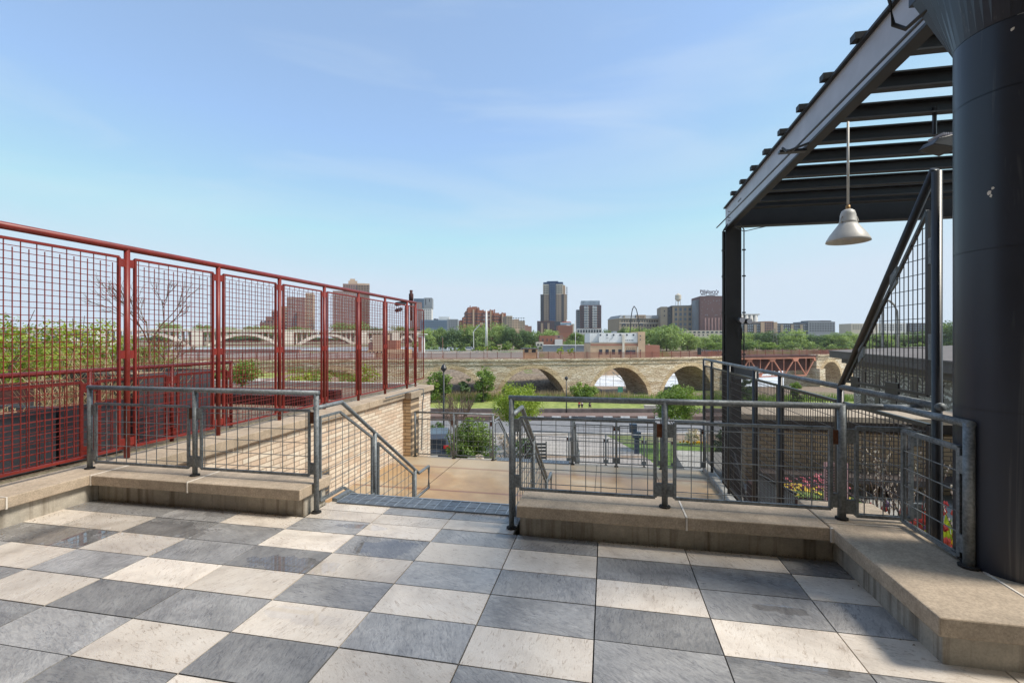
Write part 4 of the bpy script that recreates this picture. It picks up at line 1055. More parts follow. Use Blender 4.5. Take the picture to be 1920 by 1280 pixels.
for i, (px, Y, yt, w, mt) in enumerate(((462, 30, 684, 74, 'leaf'), (560, 26, 688, 100, 'leaf_lime'), (600, 28, 690, 70, 'leaf'), (672, 24, 676, 80, 'leaf_lime'), (420, 34, 684, 60, 'leaf_dark'), (655, 30, 696, 60, 'leaf'))):
    shrub('sunlit shrub beyond the gravel roof seen through the red fence, %s' % ordinal(i, 9), px, Y, yt, w, mt, 90, 90, .17, z0=-4.8, group='shrubs beyond the gravel roof', ry=1.2)
# ------------------------------------------------------------------ stone arch bridge
def stone_mat(name, a, b_, m_, bw=1.25, bh=.36, rot=0, order='xz0'):
    m, t, p = newmat(name); v0 = coords(t, rot=rot); v = swz(t, v0, order)
    br = t.nodes.new('ShaderNodeTexBrick'); br.inputs['Scale'].default_value = 1
    br.inputs['Brick Width'].default_value = bw; br.inputs['Row Height'].default_value = bh; br.inputs['Mortar Size'].default_value = .045
    br.inputs['Color1'].default_value = (*a, 1); br.inputs['Color2'].default_value = (*b_, 1); br.inputs['Mortar'].default_value = (*m_, 1)
    # jitter the courses so that no two rows repeat
    nn = noise(t, v0, .8, 3); add = t.nodes.new('ShaderNodeVectorMath'); add.operation = 'ADD'
    cx = t.nodes.new('ShaderNodeCombineXYZ'); t.links.new(math_(t, 'MULTIPLY', nn, 6.0), cx.inputs[0]); t.links.new(math_(t, 'MULTIPLY', nn, 1.1), cx.inputs[1])
    t.links.new(v, add.inputs[0]); t.links.new(cx.outputs[0], add.inputs[1]); t.links.new(add.outputs[0], br.inputs['Vector'])
    n1 = noise(t, v0, .5, 6, .7, 0, (.5, 1, 2.2)); n2 = noise(t, v0, 4, 5, .7)
    col = mix(t, .75, br.outputs['Color'], ramp(t, n1, [(.32, (.55, .42, .3)), (.5, (1, .96, .9)), (.7, (1.25, 1.25, 1.2))]), 'MULTIPLY')
    col = mix(t, .45, col, ramp(t, n2, [(.3, .45), (.65, 1.15)]), 'MULTIPLY')
    t.links.new(col, p.inputs['Base Color']); p.inputs['Roughness'].default_value = .9; bump(t, p, n2, .6, .08)
    return m
M['stone'] = stone_mat('tan_limestone', (.62, .50, .34), (.84, .76, .62), (.34, .25, .16))
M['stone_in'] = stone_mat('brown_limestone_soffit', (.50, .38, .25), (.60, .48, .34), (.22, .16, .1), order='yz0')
M['ringstone'] = stone_mat('arch_ring_stone', (.74, .60, .40), (.60, .46, .28), (.34, .25, .15), .5, 1.2)
BP = [(-75, 80), (-53, 84), (-34, 85), (-15.8, 87), (8.2, 90), (25.6, 94), (38, 98.5), (51.6, 106), (72.5, 113), (92, 123), (120, 138)]
BL = [0]
for a, c in zip(BP[:-1], BP[1:]): BL.append(BL[-1] + sqrt((a[0] - c[0]) ** 2 + (a[1] - c[1]) ** 2))
def bpt(s):
    s = max(0, min(BL[-1] - .001, s))
    k = max(i for i in range(len(BL) - 1) if BL[i] <= s); f = (s - BL[k]) / (BL[k + 1] - BL[k])
    def pt(i):
        i = max(0, min(len(BP) - 1, i)); return Vector((BP[i][0], BP[i][1], 0))
    p0, p1, p2, p3 = pt(k - 1), pt(k), pt(k + 1), pt(k + 2)
    p = .5 * ((2 * p1) + (p2 - p0) * f + (2 * p0 - 5 * p1 + 4 * p2 - p3) * f * f + (3 * p1 - p0 - 3 * p2 + p3) * f ** 3)
    return p
def bnr(s):
    d = (bpt(s + .3) - bpt(s - .3)).normalized(); return Vector((-d.y, d.x, 0))
def s_of(px):
    best = min(range(0, int(BL[-1] * 20)), key=lambda i: abs(960 + 880 * bpt(i / 20).x / bpt(i / 20).y - px)); return best / 20
TOP = -2.55; WID = 8.5
arches = [(s_of(a), s_of(c)) for a, c in ((395, 520), (560, 690), (779, 903), (937, 1060), (1107, 1216), (1240, 1336), (1537, 1577), (1600, 1640))]
truss = (s_of(1366), s_of(1531))
bridge = thing('stone_bridge', bpt(s_of(1000)) + Vector((0, 0, -9.6)), 'long tan limestone arch bridge crossing the view below the skyline', 'bridge')
def arch_z(s, a):
    m_ = (a[0] + a[1]) / 2; r = (a[1] - a[0]) / 2; x = min(1, abs(s - m_) / r)
    zc = -4.05 if r > 4.5 else -4.35
    return zc - (r * .98) * (1 - sqrt(max(0, 1 - x * x)))
GB = -14.5
def P3(s, d, z): return bpt(s) + bnr(s) * d + Vector((0, 0, z))
body = MB()
seg = []; cur = 0
marks = sorted([(a[0], a[1], 'a') for a in arches] + [(truss[0], truss[1], 't')])
pos = 0.0
def solid(s0, s1):
    n = max(1, int((s1 - s0) / 2.5))
    for i in range(n):
        a = s0 + (s1 - s0) * i / n; c = s0 + (s1 - s0) * (i + 1) / n
        body.face([P3(a, 0, GB), P3(c, 0, GB), P3(c, 0, TOP), P3(a, 0, TOP)]); body.face([P3(a, WID, GB), P3(a, WID, TOP), P3(c, WID, TOP), P3(c, WID, GB)])
        body.face([P3(a, 0, TOP), P3(c, 0, TOP), P3(c, WID, TOP), P3(a, WID, TOP)])
for (s0, s1, k) in marks:
    solid(pos, s0); pos = s1
    if k == 't':
        for s in (s0, s1): body.face([P3(s, 0, GB), P3(s, WID, GB), P3(s, WID, TOP), P3(s, 0, TOP)])
        continue
    n = 36; soff = MB(); ring = MB()
    ts = [s0 + (s1 - s0) * (.5 - .5 * cos(pi * i / n)) for i in range(n + 1)]
    for a, c in zip(ts[:-1], ts[1:]):
        za, zc = arch_z(a, (s0, s1)), arch_z(c, (s0, s1))
        body.face([P3(a, 0, za), P3(c, 0, zc), P3(c, 0, TOP), P3(a, 0, TOP)]); body.face([P3(a, WID, za), P3(a, WID, TOP), P3(c, WID, TOP), P3(c, WID, zc)])
        body.face([P3(a, 0, TOP), P3(c, 0, TOP), P3(c, WID, TOP), P3(a, WID, TOP)])
        soff.face([P3(a, 0, za), P3(a, WID, za), P3(c, WID, zc), P3(c, 0, zc)])
    for s in (s0, s1):
        z = arch_z(s, (s0, s1)); soff.face([P3(s, 0, GB), P3(s, WID, GB), P3(s, WID, z), P3(s, 0, z)])
    # proud voussoir ring
    mid = (s0 + s1) / 2
    for a, c in zip(ts[:-1], ts[1:]):
        q = []
        for s in (a, c):
            z = arch_z(s, (s0, s1)); x = (s - mid) / ((s1 - s0) / 2); nx = x; nz_ = sqrt(max(.02, 1 - x * x)); l = sqrt(nx * nx + nz_ * nz_)
            q.append((s, z, s + nx / l * .8, z + nz_ / l * .8))
        ring.hexa([P3(q[0][0], .0, q[0][1]), P3(q[1][0], .0, q[1][1]), P3(q[1][2], 0, q[1][3]), P3(q[0][2], 0, q[0][3]),
                   P3(q[0][0], -.09, q[0][1]), P3(q[1][0], -.09, q[1][1]), P3(q[1][2], -.09, q[1][3]), P3(q[0][2], -.09, q[0][3])])
    soff.build('soffit', M['stone_in'], bridge); ring.build('arch_ring', M['ringstone'], bridge)
solid(pos, BL[-1] - .01)
body.build('masonry', M['stone'], bridge)
n = 150
for i in range(n):
    if i == 0: b = MB()
    a = BL[-1] * i / n; c = BL[-1] * (i + 1) / n
    if truss[0] < (a + c) / 2 < truss[1]:
        if b.v: b.build('cornice', M['stone'], bridge); b = MB()
        continue
    b.hexa([P3(a, -.28, TOP), P3(c, -.28, TOP), P3(c, .3, TOP), P3(a, .3, TOP), P3(a, -.28, TOP + .35), P3(c, -.28, TOP + .35), P3(c, .3, TOP + .35), P3(a, .3, TOP + .35)])
    b.hexa([P3(a, -.14, TOP - .75), P3(c, -.14, TOP - .75), P3(c, -.001, TOP - .75), P3(a, -.001, TOP - .75), P3(a, -.14, TOP - .5), P3(c, -.14, TOP - .5), P3(c, -.001, TOP - .5), P3(a, -.001, TOP - .5)])
b.build('cornice', M['stone'], bridge)
# buttresses flanking the truss
for s in (truss[0] - 2.3, truss[1] + .1):
    b = MB(); b.hexa([P3(s, -.9, GB), P3(s + 2.2, -.9, GB), P3(s + 2.2, 0, GB), P3(s, 0, GB), P3(s, -.7, TOP - 3), P3(s + 2.2, -.7, TOP - 3), P3(s + 2.2, 0, TOP - 3), P3(s, 0, TOP - 3)]); b.build('pier', M['stone'], bridge)
M['salmon'] = simple('salmon_painted_steel', (.50, .22, .15), .6, 0, .2, .6)
M['truss_shade'] = simple('shaded_floor_brown', (.10, .04, .035), .7, 0, .3, .5)  # dark tone paints in the shade under the deck
tr = thing('truss_span', bpt((truss[0] + truss[1]) / 2) + Vector((0, 0, -8)), 'salmon painted steel truss span set into the stone bridge', 'bridge span')
def strut(b, s0, z0, s1, z1, w, d=0):
    p, q = P3(s0, d, z0), P3(s1, d, z1); b.tube([p, q], w, 4, frame=False)
T0, T1 = truss; zt_, zb_ = TOP - .25, -7.1; NB = 8
for d, nm in ((.3, 'front_truss'), (WID - .3, 'rear_truss')):
    b = MB()
    st = (T1 - T0) / NB
    b.hexa([P3(T0, d - .2, zt_ - .25), P3(T1, d - .2, zt_ - .25), P3(T1, d + .2, zt_ - .25), P3(T0, d + .2, zt_ - .25), P3(T0, d - .2, zt_ + .3), P3(T1, d - .2, zt_ + .3), P3(T1, d + .2, zt_ + .3), P3(T0, d + .2, zt_ + .3)])
    strut(b, T0 + st, zb_, T1 - st, zb_, .2, d)
    for k in range(NB + 1):
        s = T0 + st * k
        if 0 < k < NB: strut(b, s, zt_, s, zb_, .11, d)
        if k < NB:
            if k % 2 == 0: strut(b, s, zt_, s + st, zb_, .17, d)
            else: strut(b, s, zb_, s + st, zt_, .17, d)
        if k % 2 == 0:
            b.hexa([P3(s - .6, d - .22, zt_ - .9), P3(s + .6, d - .22, zt_ - .9), P3(s + .6, d + .22, zt_ - .9), P3(s - .6, d + .22, zt_ - .9), P3(s - .9, d - .22, zt_ - .2), P3(s + .9, d - .22, zt_ - .2), P3(s + .9, d + .22, zt_ - .2), P3(s - .9, d + .22, zt_ - .2)])
    b.build(nm, M['salmon'], tr)
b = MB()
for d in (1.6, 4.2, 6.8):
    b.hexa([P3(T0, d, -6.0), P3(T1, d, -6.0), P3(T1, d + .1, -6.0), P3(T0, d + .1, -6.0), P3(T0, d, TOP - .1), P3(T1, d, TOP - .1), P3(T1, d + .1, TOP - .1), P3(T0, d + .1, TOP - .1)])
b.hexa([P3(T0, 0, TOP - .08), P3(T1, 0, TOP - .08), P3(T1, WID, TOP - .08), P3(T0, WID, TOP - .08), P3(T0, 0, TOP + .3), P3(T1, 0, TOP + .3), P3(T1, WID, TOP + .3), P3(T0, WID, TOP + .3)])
b.build('shaded_floor_system', M['truss_shade'], tr)  # deck slab, plus dark plates standing in for the shaded floor system
# railing of the bridge
M['rail_brown'] = simple('red_brown_railing', (.20, .065, .045), .6, 0, .3, .5)
rl = thing('bridge_railing', bpt(s_of(1000)) + Vector((0, 0, TOP)), 'red brown picket railing running along the top of the stone bridge', 'railing')
nb = int(BL[-1] / 2.4)
for i in range(nb):
    a = BL[-1] * i / nb; c = BL[-1] * (i + 1) / nb; z0 = TOP + .35
    b = MB(); b.hexa([P3(a - .05, -.05, z0), P3(a + .05, -.05, z0), P3(a + .05, .05, z0), P3(a - .05, .05, z0), P3(a - .05, -.05, z0 + 1.35), P3(a + .05, -.05, z0 + 1.35), P3(a + .05, .05, z0 + 1.35), P3(a - .05, .05, z0 + 1.35)])
    b.build('post', M['rail_brown'], rl)
    b = MB()
    for zz in (.08, 1.05, 1.2): b.tube([P3(a, 0, z0 + zz), P3(c, 0, z0 + zz)], .035, 4, frame=False)
    x = a + .12
    while x < c: b.tube([P3(x, 0, z0 + .08), P3(x, 0, z0 + 1.05)], .028, 3, caps=False, frame=False); x += .10
    b.build('picket_panel', M['rail_brown'], rl)
def lamp_pole(name, label, px, Y, ytop, ybase, r, mat, head=True, z0=None, group=None):
    z0 = zt(ybase, Y) if z0 is None else z0; z1 = zt(ytop, Y); p = at(px, Y, z0)
    t = thing(name, p, label, 'street lamp' if head else 'pole', group)
    b = MB(); b.tube([p, p + Vector((0, 0, .5)), at(px, Y, z1)], [r * 1.8, r, r * .8], 8, frame=False); b.build('pole', M[mat], t, smooth=True)
    if head:
        b = MB(); q = at(px, Y, z1); b.lathe((q.x, q.y), [(.02, z1 - .3), (r * 3.2, z1 - .1), (r * 3.4, z1 + .02), (r * 1.6, z1 + .25), (.01, z1 + .3)], 10); b.build('lantern', M[mat], t)
    return t
lamp_pole('street_lamp', 'slim black lamp post standing beside the bare shrub in front of the leftmost arch', 832, 34, 690, 800, .065, 'black', z0=gz(-5, 34))
lamp_pole('street_lamp', 'black lamp post at the foot of the pier between the middle arches', 1062, 66, 709, 775, .08, 'black', z0=gz(8, 66))
M['rust'] = simple('rusty_pole', (.25, .10, .07), .8, 0, .3, 2)
lamp_pole('thin_pole', 'thin rusty pole on the bridge in front of the far left trees', 830, 93, 633, 670, .045, 'rust', False)
lamp_pole('thin_pole', 'short thin rusty pole on the bridge left of the tan kiosk', 913.5, 95, 650, 670, .045, 'rust', False)
lamp_pole('thin_pole', 'tall thin white pole in front of the glass fronted tower', 1079, 200, 601, 660, .16, 'cream', False)
# kiosk on the bridge
M['tan'] = simple('tan_render', (.50, .34, .21), .8, 0, .15, .4)
p = bpt(s_of(1004)) + bnr(s_of(1004)) * 6
t = thing('kiosk', p + Vector((0, 0, TOP)), 'small tan kiosk with a flat dark roof standing on the stone bridge', 'kiosk')
b = MB(); b.box(p.x - 1.4, p.x + 1.5, p.y - 1, p.y + 1, TOP, TOP + 2.1); b.build('wall', M['tan'], t)
b = MB(); b.box(p.x - 1.7, p.x + 1.8, p.y - 1.3, p.y + 1.3, TOP + 2.1, TOP + 2.3); b.build('roof', M['planter'], t)
b = MB()
for dx in (-1.1, .35): b.box(p.x + dx, p.x + dx + .8, p.y - 1.04, p.y - .99, TOP + 1.4, TOP + 2.0)
b.build('window', M['black'], t)

# poles and ruins seen through the arches
M['steel_grey'] = simple('weathered_grey_steel', (.25, .24, .22), .7, .3, .3, 1)
for i, (px, Y, yt, yb) in enumerate(((1125, 125, 700, 742), (1136, 125, 699, 740), (1150, 128, 697, 742), (1171, 122, 715, 738), (1176, 122, 716, 738), (1266, 130, 694, 735), (1291, 130, 702, 740))):
    lamp_pole('ruin_post', 'thin grey steel post standing in the white water behind the arches, %s' % ordinal(i, 7), px, Y, yt, yb, .08, 'steel_grey', False, z0=-14.5, group='steel posts in the river')
t = thing('river_stair', at(1170, 126, -13), 'grey steel gangway sloping down behind the middle arch', 'gangway')
b = MB()
for dz in (0, 1.0): b.tube([at(1148, 126, zt(697, 126) + dz), at(1168, 126, zt(712, 126) + dz), at(1176, 126, zt(712, 126) + dz), at(1198, 126, zt(728, 126) + dz)], .12, 5, frame=False)
b.build('rail', M['steel_grey'], t)
b = MB(); b.box(9, 50, 112.8, 113.8, -16, -11.6); tag(b.build('river_wall', M['kerbwall']), 'long low concrete wall at the water edge behind the arches', 'wall')
t = thing('park_sign', at(1163, 80, -9.6), 'green park sign on posts below the middle arch', 'sign')
M['signgreen'] = simple('sign_green', (.06, .22, .16), .6, 0, .1, 2)
b = MB(); p = at(1163, 80, zt(733, 80)); b.box(p.x - .42, p.x + .42, 79.95, 80.0, zt(735, 80), zt(725, 80)); b.build('board', M['signgreen'], t)
b = MB(); b.tube([(p.x, 80.05, -9.7), (p.x, 80.05, zt(727, 80))], .06, 6); b.build('post', M['steel_grey'], t)
t = thing('concrete_bench', at(1225, 72, gz(21, 72)), 'pale concrete block bench beside the riverside path', 'bench')
p = at(1225, 72, gz(21, 72)); b = MB(); b.box(p.x - 1.35, p.x + 1.3, 71.6, 72.3, p.z - .1, p.z + .75); b.build('block', M['kerb'], t, bevel=.03)
b = MB(); b.box(p.x - 1.45, p.x + 1.4, 71.5, 72.4, p.z + .75, p.z + .85); b.build('seat', M['kerb'], t, bevel=.02)

# ------------------------------------------------------------------ white concrete arch bridge, far left
M['white_conc'] = simple('white_concrete', (.66, .61, .53), .8, 0, .12, .08)
A0, A1 = Vector((-295, 320, 0)), Vector((-105, 430, 0)); AD = (A1 - A0); AL_ = AD.length; AN = Vector((-AD.y, AD.x, 0)).normalized()
t = thing('arch_bridge', (A0 + A1) / 2 + Vector((0, 0, -6)), 'white concrete open spandrel arch bridge over the river seen through the red fence', 'bridge')
def Q(f, d, z): return A0 + AD * f + AN * d + Vector((0, 0, z))
DZ = 8.2; BZ = -7.6
b = MB(); b.hexa([Q(-.5, 0, DZ - .9), Q(1.3, 0, DZ - .9), Q(1.3, 16, DZ - .9), Q(-.5, 16, DZ - .9), Q(-.5, 0, DZ), Q(1.3, 0, DZ), Q(1.3, 16, DZ), Q(-.5, 16, DZ)])
b.build('deck', M['white_conc'], t)
b = MB(); b.hexa([Q(-.5, -.3, DZ + .5), Q(1.3, -.3, DZ + .5), Q(1.3, 0, DZ + .5), Q(-.5, 0, DZ + .5), Q(-.5, -.3, DZ + 1.1), Q(1.3, -.3, DZ + 1.1), Q(1.3, 0, DZ + 1.1), Q(-.5, 0, DZ + 1.1)])
for k in range(90):
    f = -.5 + 1.8 * k / 90; b.tube([Q(f, -.15, DZ), Q(f, -.15, DZ + .6)], .3, 4, frame=False)
b.build('parapet', M['white_conc'], t)
spans = [(-.215, .046), (.046, .305), (.305, .590), (.590, .859), (.859, .993), (.993, 1.09)]
for (f0, f1) in spans:
    r = (f1 - f0) / 2 * AL_; m_ = (f0 + f1) / 2; rise = DZ - 2.6 - BZ if r > 20 else (DZ - 3.4 - BZ); hw = (f1 - f0) / 2 * .93
    ncol = 14 if r > 20 else 7
    for d in (1.0, 12.0):
        b = MB(); n = 24
        for i in range(n):
            q = []
            for x in (-1 + 2 * i / n, -1 + 2 * (i + 1) / n):
                z = BZ + rise * (1 - x * x); q.append((m_ + x * hw, z, 1.9 + 1.6 * abs(x)))
            b.hexa([Q(q[0][0], d, q[0][1] - q[0][2] / 2), Q(q[1][0], d, q[1][1] - q[1][2] / 2), Q(q[1][0], d + 3, q[1][1] - q[1][2] / 2), Q(q[0][0], d + 3, q[0][1] - q[0][2] / 2),
                    Q(q[0][0], d, q[0][1] + q[0][2] / 2), Q(q[1][0], d, q[1][1] + q[1][2] / 2), Q(q[1][0], d + 3, q[1][1] + q[1][2] / 2), Q(q[0][0], d + 3, q[0][1] + q[0][2] / 2)])
        b.build('arch_rib', M['white_conc'], t)
    for i in range(ncol + 1):
        x = -1 + 2 * i / ncol; z = BZ + rise * (1 - x * x)
        if DZ - z < 1.9: continue
        for d in (1.6, 12.6):
            b = MB(); b.hexa([Q(m_ + x * hw - .0024, d, z), Q(m_ + x * hw + .0024, d, z), Q(m_ + x * hw + .0024, d + 1.6, z), Q(m_ + x * hw - .0024, d + 1.6, z),
                    Q(m_ + x * hw - .0024, d, DZ - .9), Q(m_ + x * hw + .0024, d, DZ - .9), Q(m_ + x * hw + .0024, d + 1.6, DZ - .9), Q(m_ + x * hw - .0024, d + 1.6, DZ - .9)]); b.build('spandrel_column', M['white_conc'], t)
for f in [s[0] for s in spans] + [spans[-1][1]]:
    w = .016
    b = MB(); b.hexa([Q(f - w, -.2, -18), Q(f + w, -.2, -18), Q(f + w, 16.4, -18), Q(f - w, 16.4, -18), Q(f - w, -.2, DZ - .9), Q(f + w, -.2, DZ - .9), Q(f + w, 16.4, DZ - .9), Q(f - w, 16.4, DZ - .9)])
    b.build('pier', M['white_conc'], t)

# ------------------------------------------------------------------ buildings
def wmat(name, c, c2=None, rough=.8, sc=.05): return simple(name, c, rough, 0, .1, sc, detail=3)
M['glass'] = simple('dark_window_glass', (.035, .045, .06), .12, .0, .5, .3, spec=.8)
M['glass_blue'] = simple('blue_window_glass', (.05, .085, .13), .15, 0, .3, .3, spec=.8)
M['glass_pale'] = simple('pale_window_glass', (.30, .36, .42), .2, 0, .3, .3)
M['b_brown'] = wmat('brown_brick_far', (.26, .155, .125)); M['b_tan'] = wmat('tan_and_sunlit_brick', (.46, .34, .24)); M['b_red'] = wmat('red_brick_far', (.30, .125, .08))  # b_tan is real tan brick and also the painted sunlit tower sides
M['b_cream'] = wmat('cream_far', (.56, .50, .40)); M['b_grey'] = wmat('grey_far', (.24, .26, .28)); M['b_white'] = wmat('white_far', (.66, .65, .62)); M['b_blue'] = wmat('blue_far', (.13, .19, .26))
M['b_navy'] = wmat('navy_far', (.015, .055, .13)); M['b_darkbrick'] = wmat('dark_brick_far', (.13, .075, .07)); M['b_stone'] = wmat('grey_brown_limestone_far', (.33, .27, .20)); M['b_purple'] = wmat('purple_brown_brick_far', (.17, .10, .095))
M['b_charcoal'] = wmat('charcoal_far', (.085, .09, .10)); M['b_concrete'] = wmat('pale_silo_concrete', (.60, .57, .52))
class Bld:
    """a building whose front spans pixel columns px0..px1 at distance Y; local axes: x along the front, y into depth"""
    def __init__(s, name, label, px0, px1, Y, yaw=0, cat='building', zb=None):
        s.X0 = (px0 - 960) / 880 * Y; s.Y = Y; s.k = Y / 880.0; s.yaw = radians(yaw); s.px0 = px0
        s.zb = min(gz(s.X0, Y), 1.5) - 1.0 if zb is None else zb
        s.o = Vector((s.X0, Y, 0)); s.t = thing(name, s.o + Vector((0, 0, s.zb)), label, cat); s.nwin = 0; s.extra = {}
    def F(s, x, y, z): return Vector((s.o.x + x * cos(s.yaw) - y * sin(s.yaw), s.o.y + x * sin(s.yaw) + y * cos(s.yaw), z))
    def w(s, px): return (px - s.px0) * s.k
    def z(s, py): return zt(py, s.Y)
    def block(s, px0, px1, ytop, mat, d=None, ybot=None, y0=0, name='wall', dz=0):
        x0, x1 = s.w(px0), s.w(px1); d = d or (x1 - x0) * .8
        b = MB(s.F); b.box(x0, x1, y0, y0 + d, s.zb if ybot is None else s.z(ybot), s.z(ytop) + dz); return b.build(name, M[mat], s.t)
    def win(s, px0, px1, yt, yb, nx, ny, mat='glass', wf=.55, hf=.55, y=0, side=None, name='window', frame=None):
        """rows of windows; side=(depth0, depth1) puts them on the right-hand face at px1"""
        for i in range(nx):
            for j in range(ny):
                z1 = s.z(yt + (yb - yt) * (j + .5 - hf / 2) / ny); z0 = s.z(yt + (yb - yt) * (j + .5 + hf / 2) / ny)
                if side is None:
                    x0 = s.w(px0 + (px1 - px0) * (i + .5 - wf / 2) / nx); x1 = s.w(px0 + (px1 - px0) * (i + .5 + wf / 2) / nx); c = (x0, x1, y - .12, y + .05)
                else:
                    a = side[0] + (side[1] - side[0]) * (i + .5 - wf / 2) / nx; e = side[0] + (side[1] - side[0]) * (i + .5 + wf / 2) / nx; X = s.w(px1); c = (X - .05, X + .12, a, e)
                s.nwin += 1
                if s.nwin <= 90:
                    b = MB(s.F); b.box(*c, z0, z1); b.build(name, M[mat], s.t)
                else:
                    s.extra.setdefault(mat, MB(s.F)).box(*c, z0, z1)
    def done(s):
        if s.extra:
            ms = list(s.extra); b = MB(s.F)
            for i, m_ in enumerate(ms):
                e = s.extra[m_]; n = len(b.v); b.v += e.v; b.f += [tuple(q + n for q in f) for f in e.f]; b.m += [i] * len(e.f)
            tag(b.build('window', [M[m_] for m_ in ms], s.t), kind='stuff')
# left group: tan right-hand blocks put the sunlit sides into the colour
B = Bld('apartment_block', 'stepped brown brick apartment block at far left beyond the white arch bridge', 487, 535, 720, 18)
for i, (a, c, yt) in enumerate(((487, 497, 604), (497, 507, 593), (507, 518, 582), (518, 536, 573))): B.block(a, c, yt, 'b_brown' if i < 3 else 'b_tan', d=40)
B.win(487, 535, 600, 618, 8, 3); B.win(507, 535, 584, 600, 5, 3); B.win(519, 535, 576, 584, 3, 2); B.done()
B = Bld('tower_block', 'brown brick apartment tower with a flank coloured sunlit tan behind the white arch bridge', 540, 583, 690, 20)
B.block(538, 570, 557, 'b_brown', d=26); B.block(570, 584, 548, 'b_tan', d=34); B.block(556, 570, 583, 'b_brown', d=6, y0=-6)  # tan block paints in the sunlit right face of the brown tower
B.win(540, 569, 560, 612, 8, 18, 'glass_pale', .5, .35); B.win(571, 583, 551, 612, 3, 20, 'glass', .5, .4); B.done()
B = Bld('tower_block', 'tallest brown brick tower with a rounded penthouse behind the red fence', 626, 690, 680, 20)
B.block(624, 642, 545, 'b_brown', d=30); B.block(642, 668, 531, 'b_brown', d=36); B.block(668, 690, 529, 'b_tan', d=40); B.block(652, 668, 524, 'b_tan', d=14, y0=6); B.block(655, 664, 520, 'b_tan', d=8, y0=8)  # right-hand tan block carries the sunlight as colour
B.win(625, 668, 548, 614, 11, 22, 'glass_pale', .5, .35); B.win(643, 668, 533, 547, 6, 5, 'glass'); B.win(669, 689, 532, 614, 4, 27, 'glass', .55, .4)
for k in range(26):
    b = MB(B.F); zz = B.z(533 + k * 3.1); b.box(B.w(668), B.w(690.6), -1.4, -.01, zz, zz + .5); b.build('balcony', M['b_brown'], B.t) if k < 26 else None
B.done()
B = Bld('office_tower', 'narrow purple brown tower at the right end of the red fence', 768, 791, 560, 10)
B.block(768, 790, 566, 'b_brown', d=20); B.win(769, 789, 569, 612, 5, 12, 'glass_pale', .5, .4); B.done()
B = Bld('office_tower', 'pale tower with a blue grey glass crown just right of the red fence end', 778, 809, 620, 6)
B.block(778, 809, 577, 'b_white', d=24); B.block(776, 795, 559.5, 'b_blue', d=26, ybot=577, y0=-1); B.block(795, 810, 558, 'b_grey', d=26, ybot=577, y0=-.5)
B.win(780, 808, 579, 600, 8, 7, 'glass', .45, .4); B.win(797, 799, 560, 572, 1, 1, 'glass', .8, .9, y=-.5); B.win(804, 806, 560, 566, 1, 1, 'glass', .8, .9, y=-.5)
B.win(777, 794, 561, 576, 7, 6, 'glass_blue', .7, .6, y=-1); B.done()
B = Bld('office_block', 'long low blue office block above the far left trees', 788, 858, 520, 4)
B.block(788, 838, 599.5, 'b_blue', d=30); B.block(838, 858, 598, 'b_grey', d=30); B.block(821, 841, 593, 'b_white', d=14, y0=8, ybot=600); B.block(812, 816, 596.5, 'b_charcoal', d=5, y0=6, ybot=600); B.block(817, 820, 597, 'b_charcoal', d=5, y0=6, ybot=600)
B.win(790, 838, 602, 614, 12, 3, 'glass_blue', .6, .4); B.win(840, 857, 600, 614, 4, 4, 'glass', .5, .4); B.done()
B = Bld('apartment_block', 'stepped red brick apartment block with chimneys behind the white pylon', 862, 952, 430, 8)
prof = [(862, 868, 600), (868, 873, 594), (873, 877, 583), (877, 885, 576), (885, 895, 574.5), (895, 899, 577), (899, 907, 581), (907, 920, 582.5), (920, 926, 580.5), (926, 936, 586), (936, 942, 588), (942, 949, 586), (949, 956, 599)]
for i, (a, c, yt) in enumerate(prof): B.block(a, c, yt, 'b_red', d=30 + (i % 3) * .6, y0=-(i % 2) * 1.4)
for a, yt in ((881, 572.5), (896.5, 575), (905.5, 579.5), (919, 579), (927.5, 579), (942, 584.5)): B.block(a, a + 1.6, yt, 'b_red', d=2.4, y0=2, ybot=590, name='chimney')
B.block(886, 889, 580, 'b_tan', d=2.0, y0=-2.6); B.block(919, 921, 582, 'b_tan', d=2.0, y0=-2.6); B.block(941, 944, 588, 'b_tan', d=2, y0=-2.6)
B.win(869, 885, 585, 608, 4, 4, 'glass', .6, .4, y=-1.4); B.win(889.5, 918, 585, 608, 8, 4, 'glass', .6, .4, y=-1.4); B.win(922, 940, 590, 608, 5, 3, 'glass', .6, .4, y=-1.4); B.done()
B = Bld('apartment_block', 'tan apartment block with balconies stepping down right of the red brick block', 950, 997, 400, 10)
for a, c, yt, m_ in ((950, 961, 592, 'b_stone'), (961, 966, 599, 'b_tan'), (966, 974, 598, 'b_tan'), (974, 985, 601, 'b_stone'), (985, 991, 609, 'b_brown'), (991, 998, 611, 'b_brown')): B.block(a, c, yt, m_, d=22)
B.win(951, 985, 594, 616, 7, 5, 'glass', .5, .4); B.done()
